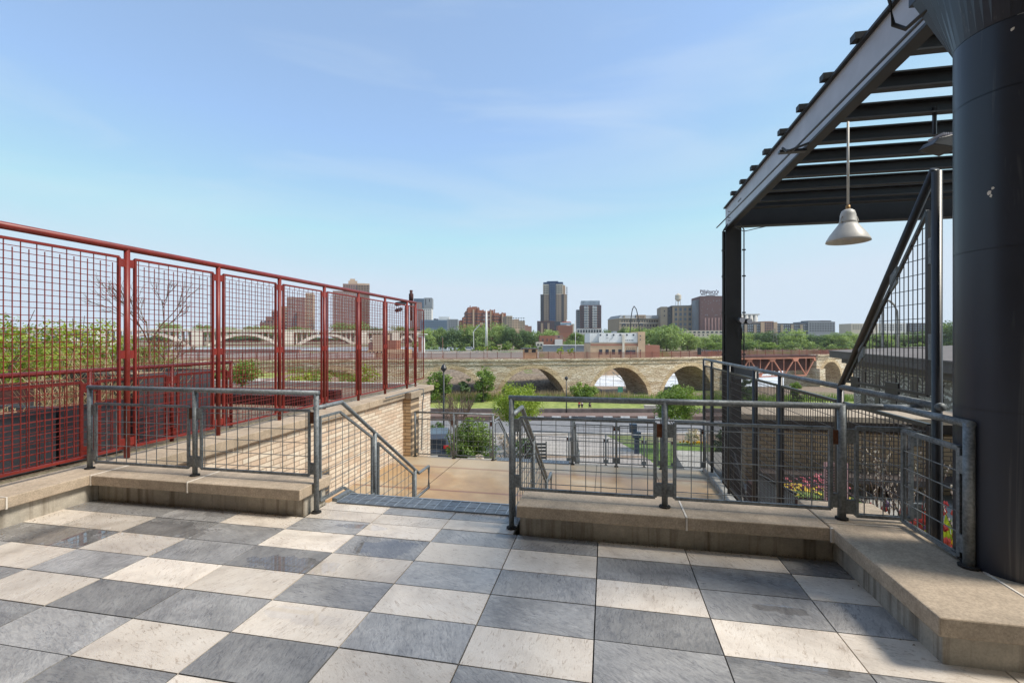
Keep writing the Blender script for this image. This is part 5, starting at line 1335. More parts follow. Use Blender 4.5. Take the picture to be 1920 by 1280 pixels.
# tall tower
B = Bld('glass_tower', 'tallest tower in the middle with blue glass centre strip and tan brick sides', 1014, 1060, 520, -8)
B.block(1018, 1030, 533, 'b_cream', d=26, ybot=552); B.block(1041, 1055, 533, 'b_cream', d=26, ybot=552); B.block(1055, 1059, 535, 'b_tan', d=22, ybot=552, y0=2)
B.block(1018.5, 1055, 529, 'b_navy', d=24, ybot=534, y0=1); B.block(1025, 1046, 527, 'b_navy', d=18, ybot=530, y0=2)
B.block(1030, 1042, 530, 'b_navy', d=20, y0=-2.2)
B.block(1020, 1030, 552, 'b_tan', d=26, y0=-.6); B.block(1042, 1052, 552, 'b_tan', d=26, y0=-.6); B.block(1014, 1020, 552, 'b_charcoal', d=24); B.block(1052, 1057, 552, 'b_charcoal', d=24); B.block(1057, 1061.5, 552, 'b_tan', d=22, y0=1)
B.win(1031, 1041, 531, 612, 3, 18, 'glass_pale', .55, .3, y=-2.2); B.win(1019, 1029, 535, 551, 3, 4, 'glass', .55, .55); B.win(1042.5, 1054, 535, 551, 4, 4, 'glass', .5, .55)
B.win(1020.5, 1029.5, 553, 602, 3, 15, 'glass', .5, .5, y=-.6); B.win(1042.5, 1051.5, 553, 602, 3, 15, 'glass', .5, .5, y=-.6)
for k in range(18):
    for a, c in ((1012.8, 1014), (1061.5, 1063.2)):
        b = MB(B.F); zz = B.z(540 + k * 3.4) if a > 1050 else B.z(553 + k * 2.8)
        b.box(B.w(a), B.w(c), 2, 8, zz, zz + .9); b.build('balcony', M['b_charcoal'], B.t)
B.block(1008, 1040, 602, 'b_darkbrick', d=30, y0=-6); B.block(1040, 1058, 603, 'b_charcoal', d=30, y0=-6); B.block(1015, 1019, 606, 'b_tan', d=1, y0=-6.6); B.block(1027, 1031, 606, 'b_tan', d=1, y0=-6.6)
B.win(1009, 1056, 604, 616, 13, 3, 'glass_blue', .5, .5, y=-6); B.done()
B = Bld('brick_warehouse', 'dark red brick building with a blue and red rooftop billboard', 1047, 1077, 400, 0)
B.block(1047, 1074, 610, 'b_red', d=20); B.block(1074, 1077, 607, 'b_cream', d=18)
b = MB(B.F); b.box(B.w(1051), B.w(1072), 2, 2.3, B.z(609), B.z(604.2)); b.build('billboard', M['b_white'], B.t)
M['sign_blue'] = wmat('faded_sign_blue', (.10, .28, .45)); M['sign_red'] = wmat('faded_sign_red', (.5, .07, .06))
b = MB(B.F)
for k in range(9): b.box(B.w(1051.6 + k * 2.25), B.w(1053.0 + k * 2.25), 1.9, 2, B.z(608.6), B.z(605.6 - (k % 3) * .3))
b.build('billboard_lettering', M['sign_blue'], B.t)
b = MB(B.F); b.box(B.w(1055), B.w(1071), 2.4, 2.7, B.z(604), B.z(602.6)); b.build('billboard_crown', M['sign_red'], B.t)
B.win(1049, 1073, 611.5, 624, 6, 3, 'glass', .25, .3); B.done()
B = Bld('apartment_tower', 'mid height red brick tower with white balcony bays and a glass penthouse', 1089, 1127, 470, -6)
B.block(1088, 1127, 572, 'b_darkbrick', d=24); B.block(1089.5, 1124.5, 563.5, 'glass_pale', d=20, ybot=572, y0=2, name='penthouse'); B.block(1081, 1088, 580, 'b_grey', d=18, y0=3)
B.block(1081, 1128, 616, 'b_white', d=25, y0=-1.2)
B.win(1082, 1087.5, 582, 614, 1, 8, 'glass', .8, .5, y=3)
for k in range(9):
    yy = 575 + k * 4.55
    for a, c in ((1095, 1104), (1110, 1119)):
        b = MB(B.F); b.box(B.w(a), B.w(c), -1.5, -.01, B.z(yy + 3.0), B.z(yy + 1.6)); b.build('balcony', M['b_white'], B.t)
B.win(1095, 1103, 573, 614, 2, 9, 'glass_pale', .8, .7); B.win(1111, 1119, 573, 614, 2, 9, 'glass_pale', .8, .7); B.win(1089, 1094.5, 573, 614, 2, 9, 'glass', .6, .5); B.win(1104.5, 1110, 573, 614, 2, 9, 'glass_blue', .35, .5); B.win(1120, 1126, 573, 614, 2, 9, 'glass', .6, .5)
b = MB(B.F)
for px in (1101.8, 1111.0): b.box(B.w(px), B.w(px + .9), -1.6, -.02, B.z(614), B.z(573))
b.build('pilaster', M['b_white'], B.t)
B.win(1082, 1127, 617.5, 624, 9, 1, 'glass', .65, .8, y=-1.2); B.done()
# small brick house and white annex
B = Bld('brick_house', 'low red brick house with a white annex on the river bank', 1012, 1042, 236, 0)
B.block(1012, 1041, 629, 'b_red', d=10); B.block(1041, 1056, 628, 'b_brown', d=9, y0=.5); B.block(1040, 1054, 636, 'b_white', d=3, y0=-2); B.win(1046, 1050, 630, 633, 1, 1, 'glass', .8, .8, y=.5); B.win(1014, 1038, 633, 641, 3, 1, 'glass', .2, .6); B.done()
B = Bld('concrete_hut', 'small pale concrete hut with two windows beside the grey river wall', 1005, 1019, 225, 0)
B.block(1005, 1019, 641, 'b_cream', d=4); B.win(1006, 1018, 643, 649, 2, 1, 'glass', .5, .6); B.done()
# grey river wall
t = thing('retaining_wall', at(1065, 222, -14), 'long dark grey retaining wall with white cap between the hut and the lock house', 'wall')
b = MB(); b.box(at(1018, 222).x, at(1112, 222).x, 222, 224, -14, zt(647.5, 222)); b.build('wall', M['b_grey'], t)
b = MB(); b.box(at(1018, 221).x, at(1112, 221).x, 221.5, 224.4, zt(647.5, 222), zt(646, 222)); b.build('cap', M['b_white'], t)
# lock house
B = Bld('lock_house', 'flat roofed lock house with white upper storey, tan base and tan corner tower', 1107, 1197, 190, 0)
B.block(1107, 1123, 624.5, 'b_white', d=14, y0=1.2, ybot=642); B.block(1123, 1196, 624, 'b_white', d=16, ybot=642); B.block(1107, 1208, 644.5, 'tan', d=17, y0=-.3); B.block(1107, 1196, 642, 'b_stone', d=17, y0=-.2, ybot=644.7, name='ledge')
B.block(1107, 1208, 644.8, 'b_red', d=.25, y0=-.55, ybot=647.5, name='band')
B.block(1195.5, 1208.5, 621.8, 'tan', d=12, y0=-.9, name='tower'); B.block(1166, 1170, 627, 'b_cream', d=1, y0=-.9, name='chimney'); B.block(1194, 1195.6, 650, 'b_cream', d=1, y0=-.95, name='pilaster')
B.win(1119.5, 1194, 626, 629.5, 6, 1, 'glass', .25, .9); B.win(1172, 1188, 636.8, 638.6, 5, 1, 'glass', .45, 1); B.win(1120, 1168, 655, 664, 4, 1, 'glass', .5, 1, y=-.3)
B.win(1172.5, 1191, 656, 664, 1, 1, 'glass', 1, 1, y=-.3); B.win(1173, 1190, 652.6, 654, 5, 1, 'glass', .35, 1, y=-.3); B.win(1198, 1201, 626, 640, 1, 2, 'glass', .7, .3, y=-.9); B.win(1198, 1201, 654, 664, 1, 2, 'glass', .7, .4, y=-.9)
B.block(1154, 1161, 620.5, 'b_grey', d=4, y0=4, ybot=624, name='roof_unit'); B.done()
t = thing('faded_mural', at(1145, 188, zt(641, 188)), 'faded dark line drawing on the white upper wall of the lock house', 'mural')
b = MB()
for k in range(14):
    p = at(U(1126, 1152), 189.9, zt(U(628, 640), 189.9)); q = p + Vector((U(-1, 1), 0, U(-.6, .6))); b.tube([p, (p + q) / 2 + Vector((0, 0, U(-.2, .2))), q], .045, 4, frame=False)
b.build('line', M['b_grey'], t)
B = Bld('brick_shed', 'low red brick shed between the lock house tower and the largest tree', 1210, 1236, 215, 0)
B.block(1210, 1237, 647, 'b_red', d=8); B.block(1218, 1221, 644.5, 'b_tan', d=2, y0=2, ybot=648, name='chimney'); B.done()
# mills
B = Bld('stone_mill', 'long grey stone mill with a mansard roof and arched windows', 1161, 1249, 380, 6)
B.block(1161, 1249, 596.5, 'b_stone', d=30)
b = MB(B.F); x0, x1 = B.w(1161), B.w(1249); z0, z1 = B.z(596.5), B.z(590.5)
b.hexa([B.F(x0 - .3, -.3, z0), B.F(x1, -.3, z0), B.F(x1, 30, z0), B.F(x0 - .3, 30, z0), B.F(x0 + 2, 1.6, z1), B.F(x1, 1.6, z1), B.F(x1, 28, z1), B.F(x0 + 2, 28, z1)]); b.build('roof', M['b_grey'], B.t)
B.block(1194, 1212, 590, 'b_tan', d=8, y0=-.5, ybot=597, name='dormer'); B.block(1169, 1172, 591.5, 'b_stone', d=1, y0=-.4, ybot=597, name='dormer'); B.block(1228, 1246, 592, 'b_white', d=4, y0=.4, ybot=597, name='dormer')
B.win(1164, 1247, 599, 604, 17, 1, 'glass', .4, .75); B.win(1164, 1247, 606.5, 628, 15, 3, 'glass', .4, .55); B.win(1196, 1210, 592, 595, 4, 1, 'glass', .4, .8, y=-.5)
for px in (1170, 1204, 1243):
    b = MB(B.F)
    pts = [B.F(B.w(px) + 1.5 * cos(a), -.2, B.z(609) + 1.6 * sin(a)) for a in [pi * i / 10 for i in range(11)]]
    b.face(pts); b.build('arched_window', M['glass'], B.t)
b = MB(B.F); b.box(B.w(1160.5), B.w(1249.5), -.5, 30.5, B.z(597), B.z(596)); b.box(B.w(1161), B.w(1249), -.35, -.01, B.z(606), B.z(605.2)); b.build('cornice', M['b_white'], B.t); B.done()
B = Bld('mill_block', 'tall grey limestone mill with big blue windows below the water tower', 1239, 1312, 370, -10)
B.block(1239, 1251, 575, 'b_stone', d=24); B.block(1251, 1260, 576, 'b_charcoal', d=24, y0=.6); B.block(1260, 1312, 573.5, 'b_stone', d=26, y0=-.4); B.block(1258, 1313, 573, 'b_grey', d=27, y0=-.8, ybot=574.5, name='cornice')
B.win(1262, 1311, 576, 594, 6, 2, 'glass_blue', .5, .6, y=-.4); B.win(1262, 1311, 594, 622, 6, 3, 'glass_blue', .5, .5, y=-.4); B.win(1241, 1259, 579, 596, 2, 2, 'glass', .25, .3)
b = MB(B.F)
for k in range(7): px = 1260 + k * 8.4; b.box(B.w(px), B.w(px + 1.6), -.75, -.41, B.z(620), B.z(576))
b.build('pilaster', M['b_tan'], B.t); B.block(1297, 1307, 570.5, 'b_charcoal', d=6, y0=6, ybot=574, name='roof_unit'); B.done()
WT = at(1271.5, 395); t = thing('water_tower', WT + Vector((0, 0, zt(573, 395))), 'cream water tower with a conical cap on thin legs above the grey mill', 'water tower')
b = MB(); r = 5.5 / 880 * 395
b.lathe((WT.x, WT.y), [(.1, zt(549.5, 395)), (r * .5, zt(551.5, 395)), (r, zt(553.3, 395)), (r, zt(560.5, 395)), (r * 1.08, zt(560.8, 395)), (r * .8, zt(562.8, 395)), (r * .3, zt(564.8, 395)), (.1, zt(565, 395))], 24); b.build('tank', M['b_cream'], t)
for a in range(4):
    b = MB(); d = Vector((cos(a * pi / 2 + .5), sin(a * pi / 2 + .5), 0)) * r; b.tube([WT + d * .95 + Vector((0, 0, zt(561, 395))), WT + d * 1.2 + Vector((0, 0, zt(576, 395)))], .16, 5, frame=False); b.build('leg', M['b_white'], t)
b = MB(); b.tube([WT + Vector((0, 0, zt(564, 395))), WT + Vector((0, 0, zt(576, 395)))], .4, 8, frame=False); b.build('riser_pipe', M['b_cream'], t)
B = Bld('grain_elevator', 'purple brown brick grain elevator with ribbed base carrying the flour sign', 1313, 1353, 350, -6)
B.block(1313, 1354, 555, 'b_purple', d=24); B.block(1307, 1314, 561.5, 'b_grey', d=10, y0=4, name='stair_tower'); B.block(1328, 1343, 552.8, 'b_grey', d=8, y0=4, ybot=555.5, name='roof_unit')
for k in range(6):
    c = B.F(B.w(1322 + k * 6), .55, 0); b = MB(); b.lathe((c.x, c.y), [(.9, B.zb), (.9, B.z(596)), (.01, B.z(595.6))], 16); b.build('silo', M['b_purple'], B.t, smooth=True)
random.seed(5)
for _ in range(26):
    px = U(1315, 1350); py = U(559, 592); b = MB(B.F); b.box(B.w(px), B.w(px + 1), -.12, .05, B.z(py + 1.1), B.z(py)); b.build('window', M['glass_pale'], B.t)
B.done()
def text(body, size, loc, mat, parent, name, ext=.05, rotz=0, width=None, height=None):
    cu = bpy.data.curves.new(name, 'FONT'); cu.body = body; cu.size = size; cu.extrude = ext; cu.align_x = 'CENTER'; cu.offset = size * .02
    tmp = bpy.data.objects.new('tmp', cu); COL.objects.link(tmp); dg = bpy.context.evaluated_depsgraph_get(); me = bpy.data.meshes.new_from_object(tmp.evaluated_get(dg)); bpy.data.objects.remove(tmp)
    o = bpy.data.objects.new(name, me); me.materials.clear(); me.materials.append(mat); COL.objects.link(o); o.parent = parent
    o.location = loc - world_loc(parent); o.rotation_euler = (radians(90), 0, rotz)
    if width: dx = max(v.co.x for v in me.vertices) - min(v.co.x for v in me.vertices); dy = max(v.co.y for v in me.vertices) - min(v.co.y for v in me.vertices); o.scale = (width / dx, height / dy, 1)
    return o
sg = at(1330, 350, zt(553, 350)); t = thing('rooftop_sign', sg, "dark rooftop letter sign reading Pillsbury's BEST FLOUR above the grain elevator", 'sign')
M['letter'] = wmat('dark_sign_letters', (.06, .025, .05))
text("Pillsbury's", 3.45, at(1330, 350, zt(549.2, 350)), M['letter'], t, 'upper_lettering', .12, radians(-3), 13.6, 3.3); text("BEST  FLOUR", 2.35, at(1330, 350, zt(553.0, 350)), M['letter'], t, 'lower_lettering', .12, radians(-3), 12.2, 1.35)
b = MB(); 
for k in range(9): x = at(1314 + k * 4, 350.4).x; b.tube([(x, 350.6, zt(555, 350)), (x, 350.6, zt(549, 350))], .04, 4)
for py in (549.6, 553.6): b.tube([(at(1313, 350).x, 350.6, zt(py, 350)), (at(1347, 350).x, 350.6, zt(py, 350))], .05, 4)
b.build('sign_frame', M['b_white'], t)
B = Bld('long_warehouse', 'low cream building with a row of dark windows below the grain elevator', 1289, 1356, 330, 0)
B.block(1288, 1360, 619.5, 'b_cream', d=12); B.win(1290, 1356, 621, 624.5, 8, 1, 'glass', .55, .8); B.win(1290, 1356, 626.5, 629.5, 8, 1, 'glass', .3, .7); B.done()
# right group
B = Bld('grain_silos', 'row of pale concrete grain silos right of the pergola post', 1384, 1424, 520, 0, 'silos')
for k in range(5):
    c = B.F(B.w(1384 + k * 8.6), 2.5, 0); b = MB(); b.lathe((c.x, c.y), [(2.45, B.zb), (2.45, B.z(590.3)), (.01, B.z(590.2))], 20); b.build('silo', M['b_concrete'], B.t, smooth=True)
B.block(1379, 1424.5, 588.3, 'b_concrete', d=6, ybot=590.3, name='roof_gallery'); B.done()
B = Bld('apartment_building', 'long dark and tan apartment building above the trees right of the pergola post', 1378, 1572, 400, 3)
B.block(1376, 1427, 606, 'b_charcoal', d=18); B.block(1427, 1434, 603.5, 'b_tan', d=18, y0=-.8); B.block(1434, 1452, 602, 'b_brown', d=18, y0=-.6); B.block(1452, 1459, 603.5, 'b_tan', d=18, y0=-.8); B.block(1459, 1519, 606, 'b_charcoal', d=18); B.block(1519, 1572, 602.5, 'b_grey', d=20, y0=-.7)
B.block(1524, 1544, 600.5, 'b_charcoal', d=10, y0=2, ybot=603, name='roof_unit'); B.block(1546, 1569, 600.2, 'b_charcoal', d=10, y0=2, ybot=603, name='roof_unit')
for a in (1380, 1396, 1414, 1466, 1486, 1504): B.block(a, a + 5, 608.5, 'b_stone', d=1, y0=-.5)
B.win(1378, 1427, 607.5, 622, 14, 3, 'glass_pale', .5, .45); B.win(1434, 1452, 604, 622, 4, 4, 'glass', .55, .5, y=-.6); B.win(1459, 1519, 607.5, 622, 16, 3, 'glass_pale', .45, .45); B.win(1521, 1571, 604.5, 622, 10, 4, 'glass', .5, .5, y=-.7); B.done()
B = Bld('apartment_building', 'cream apartment building with dark windows behind the triangular mesh screen', 1597, 1690, 430, 0)
B.block(1596, 1646, 606.5, 'b_cream', d=16); B.block(1646, 1700, 605.5, 'b_white', d=16, y0=.4); B.win(1598, 1645, 608, 618, 10, 3, 'glass', .4, .5); B.win(1648, 1698, 607.5, 620, 10, 3, 'glass', .5, .5, y=.4); B.done()
B = Bld('apartment_building', 'dark grey apartment building at the right edge behind the mesh screen', 1703, 1770, 430, 0)
B.block(1703, 1772, 605.5, 'b_charcoal', d=16); B.win(1705, 1770, 607.5, 620, 13, 3, 'glass_pale', .4, .4); B.done()
B = Bld('lock_tower', 'tan and orange brick lock buildings seen through the right end of the red fence', 690, 770, 205, 0)
B.block(699, 722, 627, 'b_tan', d=8); B.block(690, 704, 643, 'b_brown', d=8, y0=.4); B.block(722, 742, 638, 'b_red', d=9, y0=.6); B.block(722, 764, 655, 'tan', d=10, y0=-.6); B.block(690, 722, 656, 'tan', d=6, y0=-.9); B.win(693, 698, 630, 645, 1, 3, 'glass', .5, .5); B.win(692, 720, 658, 662, 4, 1, 'glass', .3, .7, y=-.9); B.done()
B = Bld('lock_tower', 'small red painted hut with a flat white canopy at the end of the red fence', 784, 797, 215, 0)
B.block(784, 793, 629, 'b_white', d=5); B.block(782, 798, 625.5, 'b_white', d=6, ybot=627, y0=-.5, name='canopy'); B.block(785, 790, 632, 'b_red', d=.4, y0=-.45, name='door'); B.done()
# lock walls and gravel bank behind the bridge railing
for a, c, Y, yt, yb, m_, lab in ((780, 1010, 150, 661, 672, 'b_concrete', 'pale concrete lock wall behind the bridge railing'), (120, 700, 200, 662, 672, 'b_concrete', 'long pale lock wall left of the tan lock buildings'), (120, 560, 206, 655, 661, 'b_brown', 'brown approach wall above the pale lock wall at left')):
    x0, x1 = at(a, Y).x, at(c, Y).x; b = MB(); b.box(x0, x1, Y, Y + 2.5, -14, zt(yt, Y)); tag(b.build('lock_wall', M[m_]), lab, 'wall')
t = thing('lock_guard_rail', at(890, 149.8, zt(661, 150)), 'thin white guard rail on the pale lock wall', 'railing')
b = MB()
for py in (657.6, 659.4): b.tube([at(780, 150.2, zt(py, 150)), at(1010, 150.2, zt(py, 150))], .05, 4, frame=False)
b.build('rail', M['b_white'], t)
for k in range(24):
    b = MB(); p = at(782 + k * 9.8, 150.2, zt(661, 150)); b.tube([p, p + Vector((0, 0, .62))], .05, 4, frame=False); b.build('post', M['b_white'], t)
# white pylon
p = at(912, 240, gz(-13, 240)); t = thing('pylon', p, 'tall white tapering steel pylon in front of the red brick block', 'pylon')
b = MB(); b.tube([p, at(912, 240, zt(581, 240))], [.75, .42], 12, frame=False); b.build('mast', M['b_white'], t, smooth=True)
for py in (592, 599.5):
    b = MB(); z = zt(py, 240); b.tube([at(905.5, 240, z + .25), at(912, 240, z), at(919, 240, z + .25)], .1, 5, frame=False); b.build('cross_arm', M['b_white'], t)
# lattice pylon
t = thing('lattice_pylon', at(1453, 255, -4), 'grey lattice electricity pylon among the trees behind the truss', 'pylon')
b = MB(); z0, z1 = zt(655, 255), zt(616, 255); N = 7
def lp(f, s): return at(1453 + s * (5.5 * (1 - f) + .8), 255, z0 + (z1 - z0) * f)
for i in range(N):
    f, g = i / N, (i + 1) / N
    for s in (-1, 1):
        b.tube([lp(f, s), lp(g, s)], .09, 3, frame=False); b.tube([lp(f, s), lp(g, -s)], .06, 3, frame=False)
for f in (.72, .86, 1): b.tube([at(1446, 255, z0 + (z1 - z0) * f), at(1460, 255, z0 + (z1 - z0) * f)], .09, 3, frame=False)
b.build('lattice', M['steel_grey'], t)
t = thing('power_lines', at(1530, 255, zt(620, 255)), 'pair of pale power lines crossing in front of the trees on the right', 'cable')
for yy in (625.5, 627.5):
    b = MB(); b.tube([at(1453 + k * 40, 255 - k * 6, zt(yy + .6 * sin(k), 255 - k * 6)) for k in range(9)], .035, 3, frame=False); b.build('wire', M['b_white'], t)
# tall black parabolic arch
t = thing('steel_arch', at(1190, 205, -4), 'slender black three legged steel arch behind the lock house', 'arch')
def archpts(a, c, x0, x1, y0, y1, top): return [Vector((x0 + (x1 - x0) * f, y0 + (y1 - y0) * f, top - (top + 4) * (1 - (1 - abs(2 * f - 1) ** 2.4)))) for f in [i / 24 for i in range(25)]]
top = zt(573.5, 205); xl, xr, xm = at(1180.5, 205).x, at(1200, 205).x, at(1188, 205).x
apex = Vector((at(1190, 205).x, 206, top))
for x, y, nm in ((xl, 205, 'leg'), (xr, 205, 'leg'), (xm, 212, 'leg')):
    b = MB(); pts = []
    for i in range(17):
        f = i / 16; k = 1 - (1 - f) ** 2.6 if True else f
        pts.append(Vector((apex.x + (x - apex.x) * min(1, sqrt(1 - (1 - f) ** 2) * 1.0), apex.y + (y - apex.y) * sqrt(1 - (1 - f) ** 2), top + (-4 - top) * f)))
    b.tube(pts, .2, 6, frame=False); b.build(nm, M['black'], t, smooth=True)
t = thing('street_lamp', at(1680, 60, -5), 'tall grey arched street lamp seen through the triangular mesh screen', 'street lamp')
b = MB(); z = lambda py: zt(py, 60)
b.tube([at(1683, 60, -9), at(1683, 60, z(600)), at(1682, 60, z(583)), at(1677, 60, z(572)), at(1668, 60, z(564)), at(1657, 60, z(561))], .13, 8, frame=False); b.build('pole', M['steel_grey'], t, smooth=True)
b = MB(); b.tube([at(1655, 60, -9), at(1655, 60, z(562))], .15, 8, frame=False); b.build('mast', M['steel_grey'], t)
# dark square sign on the bridge
t = thing('dark_sign', at(1311, 92, TOP), 'small black box sign standing on the bridge railing left of the pergola post', 'sign')
b = MB(); b.box(at(1308.3, 92).x, at(1314, 92).x, 91.8, 92.2, zt(665, 92), zt(652, 92)); b.build('box', M['black'], t)
b = MB()
for k in range(14): b.box(at(1314 + k * 3.4, 160).x, at(1315.4 + k * 3.4, 160).x, 160, 160.4, zt(659, 160), zt(656.8, 160))
b.box(at(1308, 160).x, at(1362, 160).x, 160.1, 160.6, zt(657, 160), zt(656, 160)); b.box(at(1308, 160).x, at(1362, 160).x, 160.1, 160.6, zt(660, 160), zt(659, 160)); b.build('girder_edge', M['b_charcoal'], t)
# boom lift, cars on the far bank
M['car_glass'] = simple('car_glass', (.015, .018, .022), .3, 0, .2, 3, spec=.2)
def car(label, loc, yaw, mat, L_=4.6, W_=1.85, H_=1.7, name='parked_car', cat='car'):
    t = thing(name, loc, label, cat); c, s = cos(yaw), sin(yaw)
    F = lambda x, y, z: Vector((loc.x + x * c - y * s, loc.y + x * s + y * c, loc.z + z))    # x along the length (front +)
    h = W_ / 2; b = MB(F)
    prof = [(-L_ / 2, .42), (-L_ / 2 - .04, .62), (-L_ / 2 + .02, .95), (-L_ / 2 + .12, 1.02), (L_ / 2 - 1.15, .98), (L_ / 2 - .2, .82), (L_ / 2, .62), (L_ / 2 - .02, .38), (L_ / 2 - .4, .3), (-L_ / 2 + .3, .3)]
    def ext(b, prof, w0, w1=None, zsplit=None):
        n = len(prof)
        l = [F(x, -(w0 if z < 1.05 else w1 or w0), z) for x, z in prof]; r = [F(x, (w0 if z < 1.05 else w1 or w0), z) for x, z in prof]
        b.face(l); b.face(r[::-1])
        for i in range(n): b.face([l[i], r[i], r[(i + 1) % n], l[(i + 1) % n]])
    ext(b, prof, h); b.build('body', mat, t, bevel=.05)
    b = MB(F); cab = [(-L_ / 2 + .06, 1.0), (-L_ / 2 + .35, 1.52), (-L_ / 2 + .6, H_), (L_ / 2 - 2.4, H_), (L_ / 2 - 1.9, H_ - .08), (L_ / 2 - 1.15, 1.0)]; ext(b, cab, h - .05, h - .22); b.build('cabin', mat, t, bevel=.05)
    b = MB(F); b.face([F(-L_ / 2 + .06, -h + .22, 1.06), F(-L_ / 2 + .06, h - .22, 1.06), F(-L_ / 2 + .315, h - .3, 1.50), F(-L_ / 2 + .315, -h + .3, 1.50)][::-1]); b.build('rear_window', M['car_glass'], t)
    for sgn in (-1, 1):
        b = MB(F); q = [F(-L_ / 2 + .55, sgn * (h - .07), 1.08), F(L_ / 2 - 1.35, sgn * (h - .07), 1.08), F(L_ / 2 - 1.95, sgn * (h - .2), H_ - .14), F(-L_ / 2 + .75, sgn * (h - .2), H_ - .14)]
        n_ = (F(0, sgn, 0) - F(0, 0, 0)) * .02; b.face([x + n_ for x in q]); b.build('side_window', M['glass'], t)
        b = MB(F); b.box(-L_ / 2 - .06, -L_ / 2 + .12, sgn * (h - .03) - (.35 if sgn > 0 else 0), sgn * (h - .03) + (.35 if sgn < 0 else 0), 1.10, 1.22); b.build('tail_light', M['taillight'], t)
        for x in (-L_ / 2 + .85, L_ / 2 - .9):
            b = MB(F); b.tube([(x, sgn * (h - .22), .33), (x, sgn * (h + .01), .33)], .33, 18); w_ = b.build('wheel', M['tyre'], t); b = MB(F); b.tube([(x, sgn * (h + .0), .33), (x, sgn * (h + .018), .33)], .2, 12); b.build('rim', M['steel_grey'], w_)
    b = MB(F); b.box(-L_ / 2 - .055, -L_ / 2 - .04, -.26, .26, .66, .78); b.build('number_plate', M['b_white'], t)
    b = MB(F); b.box(-L_ / 2 - .07, -L_ / 2 + .1, -h + .1, h - .1, .36, .56); b.build('bumper', M['black'], t, bevel=.02)
    return t
def paint(n, c):
    m, t, p = newmat(n); v = coords(t); t.links.new(ramp(t, noise(t, v, 2, 3), [(.3, tuple(x * .85 for x in c)), (.7, c)]), p.inputs['Base Color']); p.inputs['Roughness'].default_value = .4; p.inputs['Coat Weight'].default_value = .25; p.inputs['Metallic'].default_value = .2; return m
M['taillight'] = paint('tail_light_red', (.55, .02, .02)); M['tyre'] = simple('tyre_rubber', (.02, .02, .02), .9)
car('blue grey sport utility car parked behind the end of the cream brick wall', at(816, 25.5, gz(-4, 25.5)), radians(96), paint('blue_grey_car_paint', (.06, .075, .10)))
M['pw'] = paint('white_car_paint', (.7, .7, .7))
car('small white car parked below the trees left of the white pylon', at(846, 243, gz(-30, 243)), radians(5), M['pw'])
car('white pickup truck beside the boom lift below the trees', at(877, 243, gz(-22, 243)), radians(185), M['pw'], 5.4, 2, 1.9)
p = at(888, 246, gz(-19, 246)); t = thing('boom_lift', p, 'white articulated boom lift raised in front of the far trees', 'lift')
b = MB(); b.box(p.x - 1.6, p.x + 1.2, 245, 247, p.z + .5, p.z + 1.5); b.build('chassis', M['b_grey'], t)
for dx in (-1.1, .8):
    b = MB(); b.tube([(p.x + dx, 244.8, p.z + .45), (p.x + dx, 247.2, p.z + .45)], .45, 12); b.build('wheel', M['tyre'], t)
b = MB(); b.tube([p + Vector((0, 0, 1.4)), at(888, 246, zt(624, 246))], .22, 6, frame=False); b.tube([at(887, 246, zt(625, 246)), at(889, 246, zt(620, 246)), at(901, 246, zt(607, 246))], .24, 6, frame=False); b.build('boom', M['b_white'], t)
b = MB(); q = at(902.5, 246, zt(606, 246)); b.box(q.x - .7, q.x + .7, 245.4, 246.6, q.z - .9, q.z + .3); b.build('basket', M['tan'], t)

